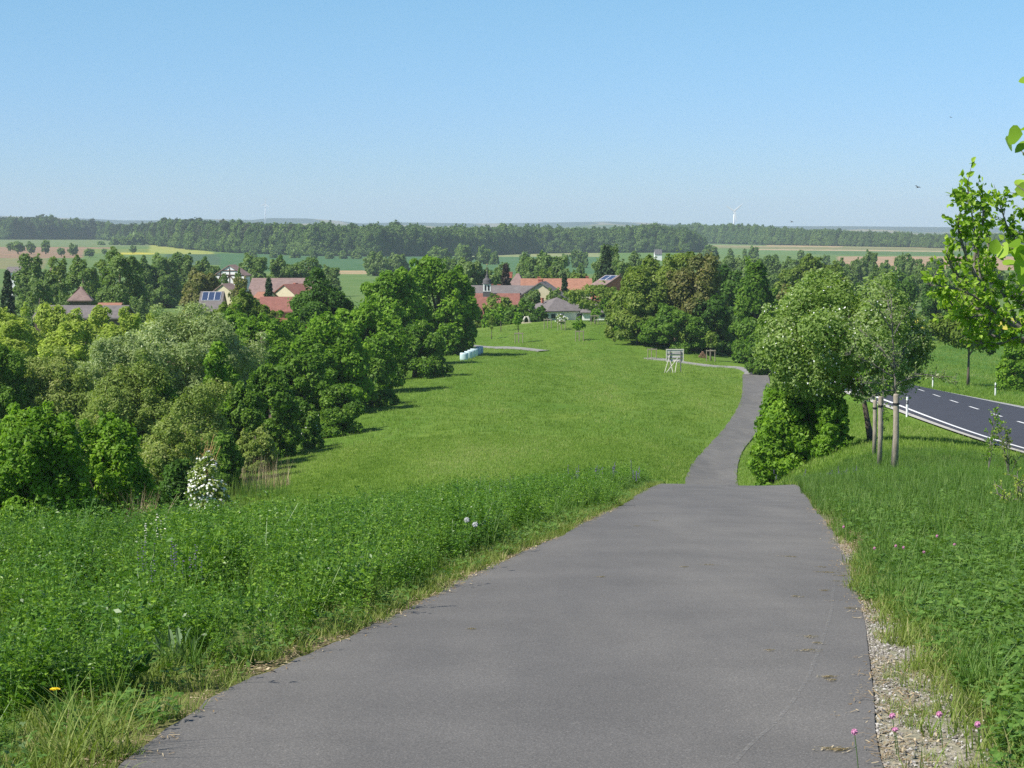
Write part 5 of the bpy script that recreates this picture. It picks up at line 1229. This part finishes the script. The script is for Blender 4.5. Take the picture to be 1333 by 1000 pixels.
# broad grey green leaves
b = on_ground(228, 868); root = empty('broad_leaf_herb', b, label="herb with long broad grey green leaves at the lucerne edge", cat='herb')
m = 24; a_ = g.uniform(0, 6.283, m); P = np.stack([np.cos(a_) * g.uniform(.02, .22, m), np.sin(a_) * g.uniform(.02, .22, m), g.uniform(0, .12, m)], 1); Tn = unit(np.stack([np.cos(a_) * g.uniform(.2, 1, m), np.sin(a_) * g.uniform(.2, 1, m), g.uniform(.6, 1.6, m)], 1)); N = unit(np.cross(np.cross(Tn, [0, 0, 1.]), Tn)); 
V, F = leaf6(P, N, Tn, g.uniform(.09, .17, m), .016, .35); M_glf = foliage("grey_green_leaf", [(0, (.12, .2, .09)), (1, (.22, .31, .16))], .25)
obj('foliage', new_mesh('foliage', V, F, M_glf, {'c': ('FLOAT', np.repeat(g.random(m), 6))}), root)
# dry reeds and tufts at the foot of the thicket
def reeds(px, Y, n, spread, h, lab, cat_='grass tuft', mat=None, name='dry_reeds', lean=.2, w=.018):
    b = base_at(px, Y); root = empty(name, b, label=lab, cat=cat_)
    V, F, c = blades(g, n, h, w, spread, lean, 3); obj('foliage', new_mesh('foliage', V, F, mat or M_str, {'c': ('FLOAT', c)}), root)
reeds(330, 106, 420, 1.9, 1.9, "dry beige reeds between the white blossoming bush and the meadow", 'reeds')
reeds(308, 99, 260, 1.7, 1.5, "yellowish green tall grass in front of the dry reeds", 'grass', M_gy, 'tall_grass_clump')
reeds(345, 100, 300, 1.6, 1.0, "low green grass clump at the meadow corner beside the reeds", 'grass', M_gr, 'tall_grass_clump')
reeds(181, 48, 260, .45, 1.6, "dry straw coloured grass tuft between the dark thicket shrubs", 'grass tuft', name='dry_grass_tuft', lean=.35, w=.012)
reeds(100, 7.2, 120, .18, .3, "loose pale green grass tuft at the lower left corner", 'grass tuft', M_gy, 'grass_tuft', .7, .006)
T(266, 73, 592, 50, 'dull', "bush with dense white blossom beside the dark thicket", 'flowering shrub', 'flowering_shrub', clear=0, blossom=.6, leafpx=4.5, dens=.9)
# brown osier with upright stems
b = base_at(252, 96); root = empty('osier', b, label="brown leafless osier with many upright stems left of the young maple", cat='shrub'); mb = MB()
for k in range(90):
    a_ = g.uniform(0, 6.283); s_ = g.random() ** .7; h = 3.4 * g.uniform(.6, 1.05); mb.tube([(g.normal() * .15, g.normal() * .15, 0), (math.cos(a_) * s_ * .6, math.sin(a_) * s_ * .6, h * .5), (math.cos(a_) * s_ * 1.25, math.sin(a_) * s_ * 1.25, h)], [.04, .03, .012], 4, cap=False)
mb.build('stem', plain("osier_bark", (.42, .27, .11), .8, .2), root)

# ------------------------------------------------------------------ woods in the distance
def unit_tree(g, kind):
    sh = 'egg' if kind != 'pine' else 'round'
    V, F, c, _, _ = lobed_crown(g, .31 if kind != 'pine' else .2, .31 if kind != 'pine' else .2, .47, 26, .5, .026, 1.7, sh, stray=.12, skirt=kind != 'pine')
    V = V + [0, 0, .52]
    if kind == 'pine':
        V[:, 2] = .45 + (V[:, 2] - .05) * .58; mb = MB(); mb.tube([(0, 0, 0), (0, 0, .8)], [.018, .01], 4, cap=False); v2 = np.concatenate(mb.V); n = len(V)
        return np.concatenate([V, v2]), [F, mb.F4[0] + n], np.concatenate([c, np.full(len(v2), .9)])
    return V, F, c
def wm(nm, a, t=.2): return foliage(nm, a, t, rnd=.6)
M_w1 = wm("broadleaf_wood", [(0, (.05, .10, .02)), (.5, (.10, .18, .035)), (1, (.19, .28, .05))]); M_w2 = wm("pine_wood", [(0, (.025, .05, .02)), (.6, (.055, .09, .035)), (1, (.11, .11, .06))], .05)
g = np.random.default_rng(314)
UB = [pm('broadleaf', unit_tree(g, 'b'), M_w1) for _ in range(6)]; UP = [pm('pine', unit_tree(g, 'pine'), M_w2) for _ in range(5)]
def wood(name, protos, X0, X1, bx, bpy_, tx_, tpy, depth, sp, ya=1200, pinef=None, jit=.24, extra=0):
    """a wood whose front edge meets the fields on the line (bx, bpy_) and whose tops reach (tx_, tpy)"""
    Ps, S, I = [], [], []
    pxs = np.arange(X0, X1, sp / 2.2)
    Yf = np.array([ground_Y(p, np.interp(p, bx, bpy_), ya, 4200) for p in pxs[::6]]); Yf = np.interp(pxs, pxs[::6], Yf)
    for r_ in range(int(depth / 9)):
        Y = Yf + r_ * 9 + g.uniform(-4, 4, len(pxs)); p = pxs + g.uniform(-1, 1, len(pxs)) * sp * .3
        k = g.random(len(pxs)) < sp * 2.6 / (9 / 1800 * 2600) * .45 if r_ else np.ones(len(pxs), bool)
        Y, p = Y[k], p[k]; x = (p - CX) / FPX * Y; z = H(x, Y)
        zt = -(np.interp(p, tx_, tpy) - 292) / FPX * Y; h = np.maximum(zt - z, 5) * g.uniform(1 - jit * (1.6 if r_ < 2 else 1), 1.03, len(Y)) * np.where(g.random(len(Y)) < .07, 1.12, 1)
        Ps.append(np.stack([x, Y, z - .3], 1)); S.append(h)
        I.append(g.integers(0, len(protos), len(Y)) if pinef is None else np.where(g.random(len(Y)) < pinef(p), g.integers(0, 5, len(Y)), g.integers(5, len(protos), len(Y))))
    P = np.concatenate(Ps); n = len(P)
    scatter(name, protos, P, g.uniform(0, 6.28, n), np.concatenate(S), np.concatenate(I))
wood('pine_forest', UP + UB, -60, 270, [-60, 130, 190, 250, 300], [312, 312, 318, 325, 328], [-60, 0, 60, 100, 130, 160, 180, 215, 235, 270], [283, 284, 283, 287, 288, 292, 293, 289, 287, 289], 150, 5, 1900, lambda p: .75)
wood('broadleaf_forest', UP + UB, 190, 916, [190, 250, 300, 400, 500, 600, 700, 800, 900, 916], [318, 325, 329, 333, 334, 333, 330, 329, 329, 327], [190, 215, 235, 290, 330, 400, 480, 520, 560, 600, 680, 740, 790, 815, 840, 870, 900, 916], [291, 288, 286, 289, 291, 293, 296, 294, 296, 297, 296, 298, 298, 296, 293.5, 296, 301, 309], 170, 6, 1300, lambda p: np.interp(p, [190, 280, 340, 420, 920], [.7, .7, .35, .06, .03]))
wood('right_forest', UB, 850, 1420, [850, 915, 1000, 1060, 1180, 1240, 1420], [316, 317, 319, 320, 322, 323.5, 325], [850, 900, 960, 1000, 1050, 1080, 1120, 1180, 1200, 1240, 1300, 1420], [295, 293, 294, 296, 299, 299, 302, 304, 306, 305, 304, 305], 150, 5, 1700, None, .2)

# ------------------------------------------------------------------ wind turbines
M_turb = plain("turbine_white", (.75, .76, .78), .4, .02, 1)
def turbine(px, Y, hub_py, blades_, lab):
    x = (px - CX) / FPX * Y; gz = h1(x, Y) - 2; zh = at(px, hub_py, Y).z
    root = empty('wind_turbine', (x, Y, gz), label=lab, cat='wind turbine', group="wind turbines on the horizon"); hh = zh - gz
    mb = MB(); mb.tube([(0, 0, 0), (0, 0, hh * .5), (0, 0, hh - 1.5)], [3.2, 2.4, 1.5], 12); mb.build('tower', M_turb, root, True)
    mb = MB(); mb.tube([(0, 5, hh), (0, 3, hh + .2), (0, -3, hh), (0, -5.5, hh)], [1.2, 2.1, 1.9, .5], 10); mb.build('nacelle', M_turb, root, True)
    for dx, dz in blades_:
        L = np.array([dx, -.6, -dz]) * Y / FPX; n_ = unit(np.array([L[2], 0, -L[0]]))
        V = []
        for t, w_ in ((0, 1.8), (.12, 3.0), (.5, 2.2), (1, .7)):
            c = np.array([0, -5, hh]) + L * t; V += [c - n_ * w_, c + [0, -.35, 0], c + n_ * w_ * .8, c + [0, .35, 0]]
        mb = MB(); mb.add(V, [(4 * a + k, 4 * a + (k + 1) % 4, 4 * a + 4 + (k + 1) % 4, 4 * a + 4 + k) for a in range(3) for k in range(4)] + [(12, 13, 14, 15), (3, 2, 1, 0)]); mb.build('blade', M_turb, root)
turbine(954.5, 5100, 275, [(-10.5, -7), (11.5, -10), (3, 14)], "white wind turbine above the right forest, blades in a V")
turbine(346.5, 8300, 266, [(1.5, -8.5), (-6, 2), (5.5, 4)], "faint distant wind turbine above the left hills")
# birds
M_bird = plain("dark_feathers", (.03, .028, .03), .8, .2)
for (bx, by, Y, s, lab) in [(1195, 244, 90, .8, "small dark bird in the sky left of the pear tree"), (1238, 153, 120, .5, "tiny dark bird high in the sky, upper right"), (1031, 289, 160, .9, "tiny dark bird near the horizon")]:
    mb = MB(); mb.tube([(-.1, 0, 0), (-.06, 0, 0), (0, 0, 0), (.07, 0, .01), (.1, 0, .02)], [.008, .022, .03, .018, .004], 6)
    mb.add([(-.03, .01, .01), (.04, .01, .01), (.01, .14, .07), (-.02, .26, .04), (-.05, .14, .05)], [(0, 1, 2, 4)], [(2, 3, 4)]); mb.add([(-.03, -.01, .01), (.04, -.01, .01), (.01, -.14, .07), (-.02, -.26, .04), (-.05, -.14, .05)], [(0, 4, 2, 1)], [(2, 4, 3)])
    mb.add([(-.09, .01, 0), (-.09, -.01, 0), (-.17, -.03, 0), (-.17, .03, 0)], [(0, 1, 2, 3)])
    o = mb.build('bird', M_bird); o.location = at(bx, by, Y); o.rotation_euler = (.3, -.2, .5); o.scale = (s,) * 3; tag(o, lab, 'bird', "birds in the sky")
# ------------------------------------------------------------------ air
hz = bpy.data.materials.new("haze"); hz.use_nodes = True
nt = hz.node_tree
for n in list(nt.nodes):
    if n.type != 'OUTPUT_MATERIAL': nt.nodes.remove(n)
pv = nt.nodes.new("ShaderNodeVolumePrincipled")
pv.inputs['Color'].default_value = (.74, .86, 1.0, 1); pv.inputs['Density'].default_value = 9.5e-5; pv.inputs['Anisotropy'].default_value = 0.0
nt.links.new(pv.outputs[0], [n for n in nt.nodes if n.type == 'OUTPUT_MATERIAL'][0].inputs['Volume'])
x0, x1, y0, y1, z0, z1 = -5600.0, 6000.0, -60.0, 11800.0, float(GZ.min()) - 1, 125.0
V = [(x, y, z) for z in (z0, z1) for y in (y0, y1) for x in (x0, x1)]
F = [(0, 2, 3, 1), (4, 5, 7, 6), (0, 1, 5, 4), (2, 6, 7, 3), (0, 4, 6, 2), (1, 3, 7, 5)]
o = obj("haze", new_mesh("haze", V, np.array(F), hz)); tag(o, kind='stuff')
